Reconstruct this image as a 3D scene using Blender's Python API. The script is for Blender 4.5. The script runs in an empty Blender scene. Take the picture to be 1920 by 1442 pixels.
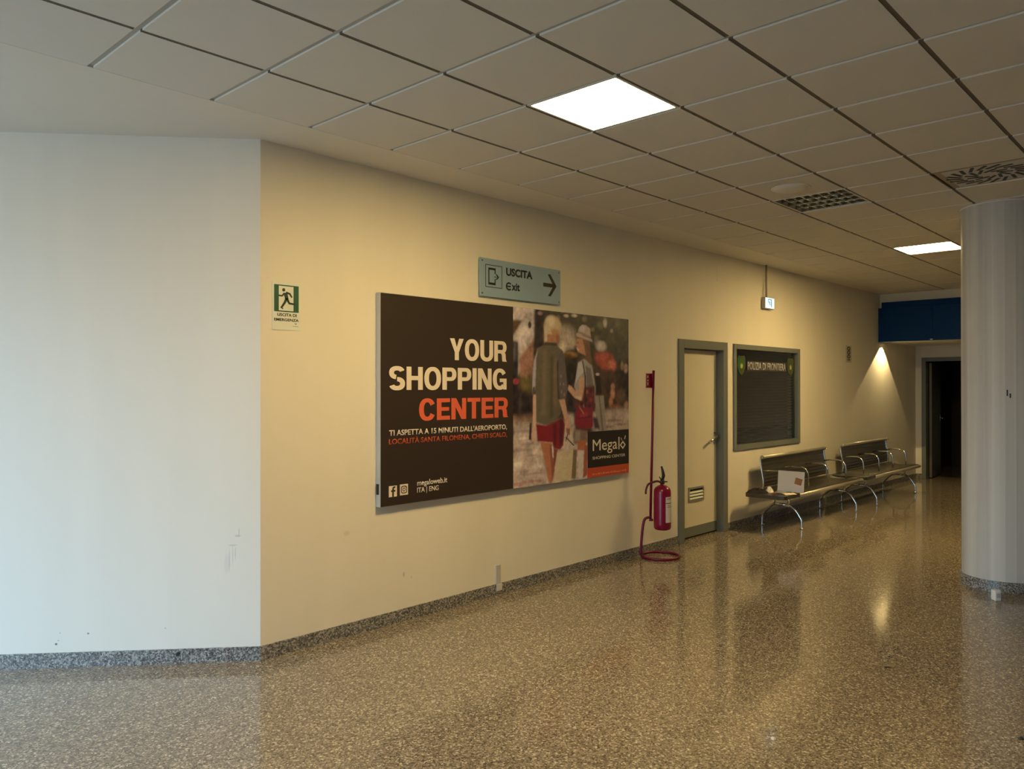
import bpy, bmesh, math, random
import numpy as np
from mathutils import Vector, Matrix
random.seed(7)
SC = bpy.context.scene
COL = SC.collection

# ------------------------------------------------------------------ camera
cam_d = bpy.data.cameras.new('camera')
cam_d.sensor_fit = 'HORIZONTAL'
cam_d.sensor_width = 36.0
cam_d.lens = 1467.66 / 1920 * 36.0
cam_d.clip_start = 0.05
cam_d.clip_end = 100
cam = bpy.data.objects.new('camera', cam_d)
COL.objects.link(cam)
yaw, pitch, roll = math.radians(43.131), math.radians(0.181), math.radians(-0.049)
F = Vector((math.cos(pitch) * math.cos(yaw), math.cos(pitch) * math.sin(yaw), math.sin(pitch)))
R0 = F.cross(Vector((0, 0, 1))).normalized()
U0 = R0.cross(F)
R1 = math.cos(roll) * R0 + math.sin(roll) * U0
U1 = -math.sin(roll) * R0 + math.cos(roll) * U0
M4 = Matrix((R1, U1, -F)).transposed().to_4x4()
M4.translation = Vector((-1.3421, -4.4137, 1.6763))
cam.matrix_world = M4
SC.camera = cam

# ------------------------------------------------------------------ view / world / daylight
SC.view_settings.view_transform = 'Standard'
SC.view_settings.look = 'None'
SC.view_settings.exposure = 0.0
SC.view_settings.gamma = 1.0
SC.view_settings.use_curve_mapping = False
SC.cycles.use_denoising = True
SC.cycles.max_bounces = 10
SC.cycles.diffuse_bounces = 6
SC.cycles.caustics_reflective = False
SC.cycles.caustics_refractive = False

LAMP_COLOR, LAMP_POWER = (1.0, 0.675, 0.25), 80.0     # warm fluorescent panels
SPOT_POWER = 75.0
SKY, GROUND, SKY_POWER = (0.46, 0.74, 1.0), (0.24, 0.27, 0.29), 9.0

world = bpy.data.worlds.new('daylight')
SC.world = world
world.use_nodes = True
wt = world.node_tree
wt.nodes.clear()
tc = wt.nodes.new('ShaderNodeTexCoord')
sx = wt.nodes.new('ShaderNodeSeparateXYZ')
mr = wt.nodes.new('ShaderNodeMapRange')
mr.inputs[1].default_value, mr.inputs[2].default_value = -0.06, 0.10
mx = wt.nodes.new('ShaderNodeMix')
mx.data_type = 'RGBA'
mx.inputs[6].default_value = (*GROUND, 1)
mx.inputs[7].default_value = (*SKY, 1)
bg = wt.nodes.new('ShaderNodeBackground')
bg.inputs['Strength'].default_value = SKY_POWER
wo = wt.nodes.new('ShaderNodeOutputWorld')
wt.links.new(tc.outputs['Generated'], sx.inputs[0])
wt.links.new(sx.outputs['Z'], mr.inputs[0])
wt.links.new(mr.outputs[0], mx.inputs[0])
wt.links.new(mx.outputs[2], bg.inputs['Color'])
wt.links.new(bg.outputs[0], wo.inputs[0])

# the glazed entrance front behind the camera lets the daylight in (portal only guides the sky light)
WIN_X, WIN_Y0, WIN_Y1, WIN_Z0, WIN_Z1 = -5.0, -2.8, 4.8, 0.06, 2.85
pl = bpy.data.lights.new('daylight_portal', 'AREA')
pl.shape = 'RECTANGLE'
pl.size, pl.size_y = WIN_Y1 - WIN_Y0, WIN_Z1 - WIN_Z0
pl.cycles.is_portal = True
plo = bpy.data.objects.new('daylight_portal', pl)
COL.objects.link(plo)
plo.matrix_world = Matrix(((0, 0, -1), (1, 0, 0), (0, -1, 0))).to_4x4()
plo.location = (WIN_X - 0.1, (WIN_Y0 + WIN_Y1) / 2, (WIN_Z0 + WIN_Z1) / 2)


# ------------------------------------------------------------------ helpers
def lin(c):
    r = []
    for v in c:
        v /= 255
        r.append(v / 12.92 if v <= 0.04045 else ((v + 0.055) / 1.055) ** 2.4)
    return tuple(r)


def mat(name, col, rough=0.5, metal=0.0, spec=0.5, noise=0.0, nscale=20.0, bump=0.0, bscale=200.0, emit=None, estr=0.0, trans=0.0):
    m = bpy.data.materials.new(name)
    m.use_nodes = True
    nt = m.node_tree
    b = nt.nodes['Principled BSDF']
    b.inputs['Base Color'].default_value = (*col, 1)
    b.inputs['Roughness'].default_value = rough
    b.inputs['Metallic'].default_value = metal
    b.inputs['Specular IOR Level'].default_value = spec
    if trans:
        b.inputs['Transmission Weight'].default_value = trans
    if emit:
        b.inputs['Emission Color'].default_value = (*emit, 1)
        b.inputs['Emission Strength'].default_value = estr
    co = nt.nodes.new('ShaderNodeTexCoord')
    if noise:
        n = nt.nodes.new('ShaderNodeTexNoise')
        n.inputs['Scale'].default_value = nscale
        n.inputs['Detail'].default_value = 4
        r = nt.nodes.new('ShaderNodeMapRange')
        r.inputs[3].default_value, r.inputs[4].default_value = 1 - noise, 1 + noise
        mu = nt.nodes.new('ShaderNodeVectorMath')
        mu.operation = 'SCALE'
        mu.inputs[0].default_value = col
        nt.links.new(co.outputs['Object'], n.inputs['Vector'])
        nt.links.new(n.outputs['Fac'], r.inputs[0])
        nt.links.new(r.outputs[0], mu.inputs['Scale'])
        nt.links.new(mu.outputs[0], b.inputs['Base Color'])
    if bump:
        n2 = nt.nodes.new('ShaderNodeTexNoise')
        n2.inputs['Scale'].default_value = bscale
        n2.inputs['Detail'].default_value = 3
        bp = nt.nodes.new('ShaderNodeBump')
        bp.inputs['Strength'].default_value = bump
        bp.inputs['Distance'].default_value = 0.002
        nt.links.new(co.outputs['Object'], n2.inputs['Vector'])
        nt.links.new(n2.outputs['Fac'], bp.inputs['Height'])
        nt.links.new(bp.outputs[0], b.inputs['Normal'])
    return m


def terrazzo(name, stops, scale, rough, spec=0.5, fine=0.35):
    """polished granite chips: random colour per Voronoi cell, two chip sizes"""
    m = bpy.data.materials.new(name)
    m.use_nodes = True
    nt = m.node_tree
    b = nt.nodes['Principled BSDF']
    b.inputs['Specular IOR Level'].default_value = spec
    co = nt.nodes.new('ShaderNodeTexCoord')
    cols = []
    for s in (scale, scale * 2.3):
        v = nt.nodes.new('ShaderNodeTexVoronoi')
        v.inputs['Scale'].default_value = s
        sep = nt.nodes.new('ShaderNodeSeparateColor')
        rp = nt.nodes.new('ShaderNodeValToRGB')
        rp.color_ramp.interpolation = 'LINEAR'
        e = rp.color_ramp.elements
        e[0].position, e[0].color = stops[0][0], (*stops[0][1], 1)
        e[1].position, e[1].color = stops[-1][0], (*stops[-1][1], 1)
        for p, c in stops[1:-1]:
            x = e.new(p)
            x.color = (*c, 1)
        nt.links.new(co.outputs['Object'], v.inputs['Vector'])
        nt.links.new(v.outputs['Color'], sep.inputs[0])
        nt.links.new(sep.outputs[0], rp.inputs[0])
        cols.append(rp.outputs[0])
    mxn = nt.nodes.new('ShaderNodeMix')
    mxn.data_type = 'RGBA'
    mxn.inputs[0].default_value = fine
    nt.links.new(cols[0], mxn.inputs[6])
    nt.links.new(cols[1], mxn.inputs[7])
    nt.links.new(mxn.outputs[2], b.inputs['Base Color'])
    n = nt.nodes.new('ShaderNodeTexNoise')          # slightly uneven polish
    n.inputs['Scale'].default_value = 1.3
    n.inputs['Detail'].default_value = 5
    r = nt.nodes.new('ShaderNodeMapRange')
    r.inputs[3].default_value, r.inputs[4].default_value = rough * 0.75, rough * 1.3
    nt.links.new(co.outputs['Object'], n.inputs['Vector'])
    nt.links.new(n.outputs['Fac'], r.inputs[0])
    nt.links.new(r.outputs[0], b.inputs['Roughness'])
    return m


def wall_paint(name, col, marks=(), origin=(0, 0), axis=(1, 0)):
    """emulsion paint with faint roller streaks; marks = (along, z, half width, half height, colour, strength)"""
    m = mat(name, col, rough=0.55, spec=0.35, bump=0.12, bscale=90)
    nt = m.node_tree
    b = nt.nodes['Principled BSDF']
    co = nt.nodes.new('ShaderNodeTexCoord')
    mp = nt.nodes.new('ShaderNodeMapping')
    mp.inputs['Scale'].default_value = (2.2, 2.2, 0.22)
    n = nt.nodes.new('ShaderNodeTexNoise')
    n.inputs['Scale'].default_value = 1.6
    n.inputs['Detail'].default_value = 5
    r = nt.nodes.new('ShaderNodeMapRange')
    r.inputs[3].default_value, r.inputs[4].default_value = 0.94, 1.05
    mu = nt.nodes.new('ShaderNodeVectorMath')
    mu.operation = 'SCALE'
    mu.inputs[0].default_value = col
    nt.links.new(co.outputs['Object'], mp.inputs['Vector'])
    nt.links.new(mp.outputs[0], n.inputs['Vector'])
    nt.links.new(n.outputs['Fac'], r.inputs[0])
    nt.links.new(r.outputs[0], mu.inputs['Scale'])
    cur = mu.outputs[0]
    sp = nt.nodes.new('ShaderNodeSeparateXYZ')
    nt.links.new(co.outputs['Object'], sp.inputs[0])

    def math_node(op, a, bb, c=None):
        k = nt.nodes.new('ShaderNodeMath')
        k.operation = op
        for i, v in enumerate((a, bb, c)):
            if v is None:
                continue
            if isinstance(v, (int, float)):
                k.inputs[i].default_value = v
            else:
                nt.links.new(v, k.inputs[i])
        return k.outputs[0]
    along = math_node('ADD', math_node('MULTIPLY', math_node('SUBTRACT', sp.outputs['X'], origin[0]), axis[0]),
                      math_node('MULTIPLY', math_node('SUBTRACT', sp.outputs['Y'], origin[1]), axis[1]))
    for (u, z, ru, rz, c, s) in marks:
        du = math_node('DIVIDE', math_node('SUBTRACT', along, u), ru)
        dz = math_node('DIVIDE', math_node('SUBTRACT', sp.outputs['Z'], z), rz)
        d2 = math_node('ADD', math_node('MULTIPLY', du, du), math_node('MULTIPLY', dz, dz))
        k = nt.nodes.new('ShaderNodeMapRange')
        k.inputs[1].default_value, k.inputs[2].default_value = 0.35, 1.0
        k.inputs[3].default_value, k.inputs[4].default_value = s, 0.0
        nt.links.new(d2, k.inputs[0])
        q = nt.nodes.new('ShaderNodeMix')
        q.data_type = 'RGBA'
        q.inputs[7].default_value = (*c, 1)
        nt.links.new(k.outputs[0], q.inputs[0])
        nt.links.new(cur, q.inputs[6])
        cur = q.outputs[2]
    nt.links.new(cur, b.inputs['Base Color'])
    return m


class MB:
    """collects shapes into one mesh"""
    def __init__(self):
        self.bm = bmesh.new()

    def box(self, x0, x1, y0, y1, z0, z1, bev=0.0, M=None):
        t = bmesh.new()
        vs = [t.verts.new((x, y, z)) for x in (x0, x1) for y in (y0, y1) for z in (z0, z1)]
        for f in ((0, 1, 3, 2), (4, 6, 7, 5), (0, 4, 5, 1), (2, 3, 7, 6), (0, 2, 6, 4), (1, 5, 7, 3)):
            t.faces.new([vs[i] for i in f])
        if bev:
            bmesh.ops.bevel(t, geom=t.edges[:], offset=bev, segments=2, affect='EDGES', profile=0.6)
        self._merge(t, M)
        return self

    def prism(self, pts, h0, h1, plane='xz', M=None):
        """polygon extruded: plane 'xy' along z, 'xz' along y, 'yz' along x"""
        t = bmesh.new()
        def P(a, b, h):
            return {'xy': (a, b, h), 'xz': (a, h, b), 'yz': (h, a, b)}[plane]
        A = [t.verts.new(P(a, b, h0)) for a, b in pts]
        B = [t.verts.new(P(a, b, h1)) for a, b in pts]
        t.faces.new(A)
        t.faces.new(B)
        n = len(pts)
        for i in range(n):
            t.faces.new((A[i], A[(i + 1) % n], B[(i + 1) % n], B[i]))
        bmesh.ops.recalc_face_normals(t, faces=t.faces[:])
        self._merge(t, M)
        return self

    def tube(self, pts, r, seg=10, closed=False, M=None):
        t = bmesh.new()
        pts = [Vector(p) for p in pts]
        n = len(pts)
        rr = r if isinstance(r, (list, tuple)) else [r] * n
        rings = []
        up = None
        for i, p in enumerate(pts):
            if closed:
                d = (pts[(i + 1) % n] - pts[i - 1]).normalized()
            else:
                d = (pts[min(i + 1, n - 1)] - pts[max(i - 1, 0)]).normalized()
            if up is None:
                up = d.orthogonal().normalized()
            else:
                up = (up - d * up.dot(d))
                up = up.normalized() if up.length > 1e-6 else d.orthogonal().normalized()
            s = d.cross(up)
            rings.append([t.verts.new(p + rr[i] * (math.cos(a) * up + math.sin(a) * s)) for a in [2 * math.pi * k / seg for k in range(seg)]])
        for i in range(n if closed else n - 1):
            A, B = rings[i], rings[(i + 1) % n]
            for k in range(seg):
                f = t.faces.new((A[k], A[(k + 1) % seg], B[(k + 1) % seg], B[k]))
                f.smooth = True
        if not closed:
            t.faces.new(rings[0])
            t.faces.new(rings[-1])
        bmesh.ops.recalc_face_normals(t, faces=t.faces[:])
        self._merge(t, M)
        return self

    def lathe(self, prof, cx=0, cy=0, seg=32, smooth=True, M=None):
        """profile (r, z) turned about the vertical through (cx, cy)"""
        t = bmesh.new()
        rings = []
        for r, z in prof:
            if r < 1e-6:
                rings.append([t.verts.new((cx, cy, z))])
            else:
                rings.append([t.verts.new((cx + r * math.cos(2 * math.pi * k / seg), cy + r * math.sin(2 * math.pi * k / seg), z)) for k in range(seg)])
        for A, B in zip(rings, rings[1:]):
            for k in range(seg):
                a = [A[k % len(A)], A[(k + 1) % len(A)]]
                b = [B[(k + 1) % len(B)], B[k % len(B)]]
                vs = []
                for v in a + b:
                    if v not in vs:
                        vs.append(v)
                if len(vs) > 2:
                    f = t.faces.new(vs)
                    f.smooth = smooth
        bmesh.ops.recalc_face_normals(t, faces=t.faces[:])
        self._merge(t, M)
        return self

    def strip(self, prof, x0, x1, th, M=None):
        """open profile in (y, z) with thickness th, extruded along x"""
        n = len(prof)
        nor = []
        for i in range(n):
            a, b = prof[max(i - 1, 0)], prof[min(i + 1, n - 1)]
            d = Vector((b[0] - a[0], b[1] - a[1])).normalized()
            nor.append((-d.y, d.x))
        other = [(p[0] + th * q[0], p[1] + th * q[1]) for p, q in zip(prof, nor)]
        return self.prism(list(prof) + other[::-1], x0, x1, 'yz', M)

    def _merge(self, t, M=None):
        if M is not None:
            bmesh.ops.transform(t, matrix=M, verts=t.verts[:])
        me = bpy.data.meshes.new('tmp')
        t.to_mesh(me)
        t.free()
        self.bm.from_mesh(me)
        bpy.data.meshes.remove(me)

    def build(self, name, material, parent=None, loc=None, recalc=True):
        me = bpy.data.meshes.new(name)
        if recalc:
            bmesh.ops.recalc_face_normals(self.bm, faces=self.bm.faces[:])
        self.bm.to_mesh(me)
        self.bm.free()
        me.materials.append(material)
        o = bpy.data.objects.new(name, me)
        COL.objects.link(o)
        if parent is not None:
            o.parent = parent
        return o


def place(o, parent):
    """parts are modelled in world coordinates: hang them under an Empty without moving them"""
    o.parent = parent
    o.matrix_parent_inverse = Matrix.Translation(parent.location).inverted() if parent.type == 'EMPTY' else Matrix.Identity(4)


def part(mb, name, material, parent, label=None):
    o = mb.build(name, material)
    place(o, parent)
    if label:
        o['label'] = label
    return o


def thing(name, label, cat, loc, group=None):
    o = bpy.data.objects.new(name, None)
    o.empty_display_size = 0.1
    COL.objects.link(o)
    o.location = loc
    o['label'] = label
    o['category'] = cat
    if group:
        o['group'] = group
    return o


def tag(o, label, cat, group=None):
    o['label'] = label
    o['category'] = cat
    if group:
        o['group'] = group
    return o


def struct(mb, name, material):
    o = mb.build(name, material)
    o['kind'] = 'structure'
    return o


def struct_root(name, loc):
    o = bpy.data.objects.new(name, None)
    COL.objects.link(o)
    o.location = loc
    o['kind'] = 'structure'
    return o


def text(name, body, x0, x1, z0, z1, y, material, parent, bold=0.0, depth=0.0008, align_caps=True):
    """flat lettering on a wall that faces -y, fitted into the box x0..x1, z0..z1"""
    cu = bpy.data.curves.new('txt', 'FONT')
    cu.body = body
    cu.size = 1.0
    cu.offset = bold
    cu.resolution_u = 4
    ob = bpy.data.objects.new('txt', cu)
    COL.objects.link(ob)
    dg = bpy.context.evaluated_depsgraph_get()
    me = bpy.data.meshes.new_from_object(ob.evaluated_get(dg))
    bpy.data.objects.remove(ob)
    bpy.data.curves.remove(cu)
    n = len(me.vertices)
    co = np.empty(n * 3)
    me.vertices.foreach_get('co', co)
    co = co.reshape(-1, 3)
    mn, mxx = co.min(0), co.max(0)
    out = np.empty_like(co)
    out[:, 0] = x0 + (co[:, 0] - mn[0]) / (mxx[0] - mn[0]) * (x1 - x0)
    out[:, 2] = z0 + (co[:, 1] - mn[1]) / (mxx[1] - mn[1]) * (z1 - z0)
    out[:, 1] = y
    me.vertices.foreach_set('co', out.ravel())
    me.name = name
    bm = bmesh.new()
    bm.from_mesh(me)
    bmesh.ops.remove_doubles(bm, verts=bm.verts[:], dist=1e-6)
    bm.normal_update()
    ext = bmesh.ops.extrude_face_region(bm, geom=bm.faces[:])
    for v in ext['geom']:
        if isinstance(v, bmesh.types.BMVert):
            v.co.y -= depth
    bmesh.ops.recalc_face_normals(bm, faces=bm.faces[:])
    bm.to_mesh(me)
    bm.free()
    me.materials.clear()
    me.materials.append(material)
    o = bpy.data.objects.new(name, me)
    COL.objects.link(o)
    place(o, parent)
    return o


def arc(c, r, a0, a1, n, fn):
    return [fn(c[0] + r * math.cos(math.radians(a0 + (a1 - a0) * k / n)), c[1] + r * math.sin(math.radians(a0 + (a1 - a0) * k / n))) for k in range(n + 1)]


def smooth_path(ctrl, n=8):
    """Catmull-Rom through control points"""
    P = [Vector(p) for p in ctrl]
    P = [2 * P[0] - P[1]] + P + [2 * P[-1] - P[-2]]
    out = []
    for i in range(1, len(P) - 2):
        for k in range(n):
            t = k / n
            a, b, c, d = P[i - 1], P[i], P[i + 1], P[i + 2]
            out.append(0.5 * ((2 * b) + (c - a) * t + (2 * a - 5 * b + 4 * c - d) * t * t + (3 * b - a - 3 * c + d) * t ** 3))
    out.append(P[-2])
    return out


def copy_tree(o, parent=None):
    c = o.copy()
    COL.objects.link(c)
    if parent is not None:
        c.parent = parent
        c.matrix_parent_inverse = o.matrix_parent_inverse.copy()
    for ch in [k for k in o.children]:
        copy_tree(ch, c)
    return c


# ------------------------------------------------------------------ materials
M_wall = (0.80, 0.78, 0.72)
LW0 = Vector((1.11, 0.0))                     # the outer corner between the poster wall and the angled wall
LD = Vector((-0.752, 0.660))                  # along the angled wall, away from the corner
LN = Vector((-0.660, -0.752))                 # its face, into the hall
scuff = (0.42, 0.42, 0.43)
dark = (0.03, 0.03, 0.035)
m_wall = wall_paint('wall_paint', M_wall, [(2.231, 0.331, 0.012, 0.022, scuff, 0.6), (1.742, 0.693, 0.03, 0.02, scuff, 0.25),
                                           (2.3, 0.30, 0.006, 0.01, scuff, 0.5)])
m_wall_left = wall_paint('wall_paint_angled', M_wall,
                         [(1.192, 0.139, 0.009, 0.008, dark, 0.8), (1.18, 0.16, 0.004, 0.004, dark, 0.6), (1.009, 0.197, 0.008, 0.006, dark, 0.7),
                          (1.17, 0.205, 0.004, 0.006, scuff, 0.7), (0.562, 0.215, 0.006, 0.005, scuff, 0.7),
                          (0.135, 0.766, 0.022, 0.008, scuff, 0.5), (0.128, 0.79, 0.004, 0.03, scuff, 0.45), (0.165, 0.65, 0.004, 0.07, scuff, 0.35),
                          (0.185, 0.62, 0.005, 0.08, scuff, 0.35), (0.150, 0.66, 0.004, 0.05, scuff, 0.4), (0.200, 0.60, 0.02, 0.07, scuff, 0.15),
                          (0.165, 0.71, 0.03, 0.006, scuff, 0.4)],
                         origin=(LW0.x, LW0.y), axis=(LD.x, LD.y))
m_ceil = mat('ceiling_tile', (0.73, 0.72, 0.695), rough=0.8, spec=0.2, noise=0.025, nscale=120)
m_plaster = mat('ceiling_plaster', (0.78, 0.76, 0.72), rough=0.7, spec=0.2, noise=0.02, nscale=6)
m_floor = terrazzo('polished_terrazzo', [(0.0, (0.035, 0.028, 0.021)), (0.20, (0.10, 0.082, 0.062)), (0.5, (0.205, 0.175, 0.137)),
                                         (0.85, (0.33, 0.29, 0.225)), (1.0, (0.72, 0.66, 0.55))], 112, 0.085, 0.55)
m_base = terrazzo('granite_skirting', [(0.0, (0.015, 0.015, 0.017)), (0.3, (0.085, 0.085, 0.085)), (0.6, (0.22, 0.217, 0.21)), (1.0, (0.55, 0.54, 0.52))], 110, 0.25)
m_white = mat('white_enamel', (0.78, 0.78, 0.76), rough=0.4)
m_lamp = mat('lit_diffuser', (0.9, 0.9, 0.88), emit=LAMP_COLOR, estr=LAMP_POWER)
m_lamp_dim = mat('lit_diffuser_dim', (0.9, 0.9, 0.88), emit=LAMP_COLOR, estr=LAMP_POWER * 0.5)     # strength halved so the angled wall stays less warm
m_lamp_far = mat('lit_diffuser_far', (0.9, 0.9, 0.88), emit=LAMP_COLOR, estr=LAMP_POWER * 1.25)  # strength raised to brighten the far stretch of wall
m_alu = mat('aluminium', (0.58, 0.60, 0.60), rough=0.35, metal=0.9)
m_casing = mat('grey_casing', (0.52, 0.56, 0.60), rough=0.45, metal=0.3)
m_chrome = mat('chrome', (0.72, 0.72, 0.70), rough=0.12, metal=1.0)
m_steel = mat('bench_steel', (0.125, 0.118, 0.095), rough=0.33, metal=0.85, noise=0.12, nscale=9)
m_satin = mat('satin_rail', (0.52, 0.50, 0.43), rough=0.42, metal=0.6)
m_frame = mat('blue_grey_frame', (0.160, 0.182, 0.185), rough=0.45, noise=0.04, nscale=30)
m_leaf = mat('door_laminate', (0.72, 0.70, 0.62), rough=0.4, noise=0.02, nscale=5)
m_black = mat('black_rubber', (0.012, 0.012, 0.012), rough=0.5)
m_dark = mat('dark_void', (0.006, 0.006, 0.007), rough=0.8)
m_ink = mat('black_ink', (0.012, 0.012, 0.014), rough=0.5)
m_red = mat('red_enamel', (0.20, 0.001, 0.030), rough=0.28)
m_redtube = mat('red_tube', (0.145, 0.001, 0.026), rough=0.35)
m_label = mat('paper_label', (0.60, 0.58, 0.55), rough=0.6)
m_blue = mat('blue_fascia', (0.002, 0.040, 0.17), rough=0.5, spec=0.12, noise=0.06, nscale=4)
m_green = mat('sign_green', (0.0, 0.085, 0.045), rough=0.45)
m_signwhite = mat('sign_white', (0.74, 0.80, 0.78), rough=0.4)
m_plate = mat('pale_blue_plate', (0.29, 0.43, 0.60), rough=0.3, noise=0.04, nscale=8)
m_brown = mat('print_brown', (0.030, 0.021, 0.019), rough=0.45, noise=0.05, nscale=3)
m_logo = mat('print_black', (0.012, 0.010, 0.011), rough=0.45)
m_cream = mat('print_cream', (0.80, 0.74, 0.68), rough=0.5)
m_orange = mat('print_orange', (0.72, 0.135, 0.075), rough=0.5)
m_orange2 = mat('print_rust', (0.50, 0.075, 0.035), rough=0.5)
m_salmon = mat('print_salmon', (0.72, 0.22, 0.15), rough=0.5)
m_glass = mat('window_glass', (0.90, 0.95, 0.93), rough=0.02, trans=1.0)
m_blind = mat('dark_blind', (0.072, 0.078, 0.082), rough=0.55, noise=0.1, nscale=5)
m_conc = mat('painted_concrete', (0.55, 0.56, 0.55), rough=0.6, noise=0.36, nscale=1.0, bump=0.25, bscale=30)
for n_ in m_conc.node_tree.nodes:                # streaks up the shaft add the facets' light and dark bands to the colour
    if n_.type == 'TEX_NOISE' and abs(n_.inputs['Scale'].default_value - 1.0) < 1e-6:
        mp_ = m_conc.node_tree.nodes.new('ShaderNodeMapping')
        mp_.inputs['Scale'].default_value = (13, 13, 0.22)
        src_ = n_.inputs['Vector'].links[0].from_socket
        m_conc.node_tree.links.new(src_, mp_.inputs['Vector'])
        m_conc.node_tree.links.new(mp_.outputs[0], n_.inputs['Vector'])

# ------------------------------------------------------------------ room shell
H = 3.2
X0, X1, YF = WIN_X, 14.2, -8.0
BX = 12.28                                    # front of the bulkhead
fl = MB().box(X0 - 3, 18, YF - 0.3, 7, -0.12, 0.0)
struct(fl, 'floor', m_floor)

DX0, DX1, DZ = 5.965, 7.02, 2.185              # door hole in the poster wall
WX0, WX1, WZ0, WZ1 = 7.20, 9.045, 0.93, 2.17  # window hole
w = MB()
for a, b, c, d in ((LW0.x, DX0, 0, H + 0.15), (DX0, DX1, DZ, H + 0.15), (DX1, WX0, 0, H + 0.15), (WX0, WX1, 0, WZ0), (WX0, WX1, WZ1, H + 0.15), (WX1, 14.35, 0, H + 0.15)):
    w.box(a, b, 0, 0.16, c, d)
struct(w, 'wall_back', m_wall)
LEN = 8.15
e0, e1 = LW0, LW0 + LD * LEN
pts = [(e0.x, e0.y), (e1.x, e1.y), (e1.x - LN.x * 0.16, e1.y - LN.y * 0.16), (e0.x + 0.02, e0.y + 0.16)]
struct(MB().prism(pts, 0, H + 0.15, 'xy'), 'wall_left', m_wall_left)
# end wall with the second door
EY0, EY1, EZ = -1.12, -0.115, 2.19
w = MB()
w.box(X1, X1 + 0.14, EY1, 0, 0, H)
w.box(X1, X1 + 0.14, EY0, EY1, EZ, H)
w.box(X1, X1 + 0.14, YF, EY0, 0, H)
struct(w, 'wall_right', m_wall)
struct(MB().box(X0 - 0.2, X1 + 0.2, YF - 0.16, YF, 0, H + 0.15), 'wall_front', mat('unseen_wall_dark', (0.22, 0.21, 0.19), rough=0.6, noise=0.05, nscale=3))  # unseen wall, darkened to cut warm bounce onto the poster wall
w = MB()
w.box(X0 - 0.2, X0, YF, WIN_Y0, 0, H + 0.15).box(X0 - 0.2, X0, WIN_Y1, 5.6, 0, H + 0.15)
w.box(X0 - 0.2, X0, WIN_Y0, WIN_Y1, WIN_Z1, H + 0.15).box(X0 - 0.2, X0, WIN_Y0, WIN_Y1, 0, WIN_Z0)
struct(w, 'wall_side', m_wall)
win2 = struct_root('window_2', (X0 - 0.1, WIN_Y0, WIN_Z0))
fr = MB()
for k in range(9):
    yy = WIN_Y0 + (WIN_Y1 - WIN_Y0) * k / 8
    fr.box(X0 - 0.14, X0 - 0.08, yy - 0.03, yy + 0.03, WIN_Z0, WIN_Z1)
part(fr, 'mullions', m_frame, win2)

# skirting
hb = 0.088
b = MB().box(LW0.x, DX0 - 0.005, -0.012, 0.0, 0, hb).box(DX1 + 0.005, X1, -0.012, 0.0, 0, hb)
struct(b, 'baseboard_back', m_base)
o2 = LN * 0.012
pts = [(e0.x, e0.y - 0.012), (e0.x, e0.y), (e1.x, e1.y), (e1.x + o2.x, e1.y + o2.y), (e0.x + o2.x - 0.0, e0.y + o2.y)]
struct(MB().prism(pts, 0, hb, 'xy'), 'baseboard_left', m_base)
struct(MB().box(X1 - 0.012, X1, EY1 - 0.002, -0.012, 0, hb).box(X1 - 0.012, X1, YF, EY0 - 0.08, 0, hb), 'baseboard_right', m_base)

# suspended ceiling: tegular tiles that hang below the grid, plaster margin along the walls
JY, T, G, GX = -0.372, 0.6, 0.0115, 0.0145
special = {(3, 2): 'lamp', (-2, 2): 'lamp', (13, 2): 'lamp', (8, 2): 'louvre', (8, 4): 'diffuser'}
c = MB()
EDGE = -0.407
for i in range(-9, 21):
    for j in range(0, 13):
        xa, xb = max(T * i, X0), min(T * i + T, BX)
        yb, ya = JY - T * j, max(JY - T * (j + 1), YF)
        if j == 0:
            yb = EDGE
        kind = special.get((i, j))
        if kind is None:
            c.box(xa + GX, xb - GX, ya + G, yb - (0.0025 if j == 0 else G), H, H + 0.0100)
        if kind not in ('louvre', 'lamp'):
            c.box(xa, xb, ya, yb, H + 0.0100, H + 0.03)
c.box(X0 - 0.2, 17.6, YF - 0.2, 6.2, H + 0.15, H + 0.25)
n_before = len(c.bm.faces)
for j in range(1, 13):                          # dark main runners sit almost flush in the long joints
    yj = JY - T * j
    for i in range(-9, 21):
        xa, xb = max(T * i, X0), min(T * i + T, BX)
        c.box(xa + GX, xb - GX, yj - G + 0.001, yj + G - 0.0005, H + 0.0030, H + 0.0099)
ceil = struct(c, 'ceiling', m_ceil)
ceil.data.materials.append(mat('tile_edge_daylit', (0.86, 0.85, 0.82), rough=0.7))  # daylight on the x-facing tile sides put into a whiter colour
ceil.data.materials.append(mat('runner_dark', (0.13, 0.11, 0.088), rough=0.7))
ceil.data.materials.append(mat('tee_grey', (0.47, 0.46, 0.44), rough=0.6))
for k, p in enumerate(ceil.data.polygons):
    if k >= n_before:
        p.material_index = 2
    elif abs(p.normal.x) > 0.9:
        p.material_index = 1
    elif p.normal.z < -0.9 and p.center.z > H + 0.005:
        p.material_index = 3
pz = MB().prism([(X0, EDGE), (BX + 0.1, EDGE), (BX + 0.1, 0.1), (LW0.x + 0.05, 0.1), (X0, 5.6)], H, H + 0.05, 'xy')
struct(pz, 'trim_1', m_plaster)
# bulkhead at the far end with the lower ceiling behind it
struct(MB().box(BX, X1 + 0.14, YF, 0.0, 2.42, H + 0.1), 'trim_2', m_wall)

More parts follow.
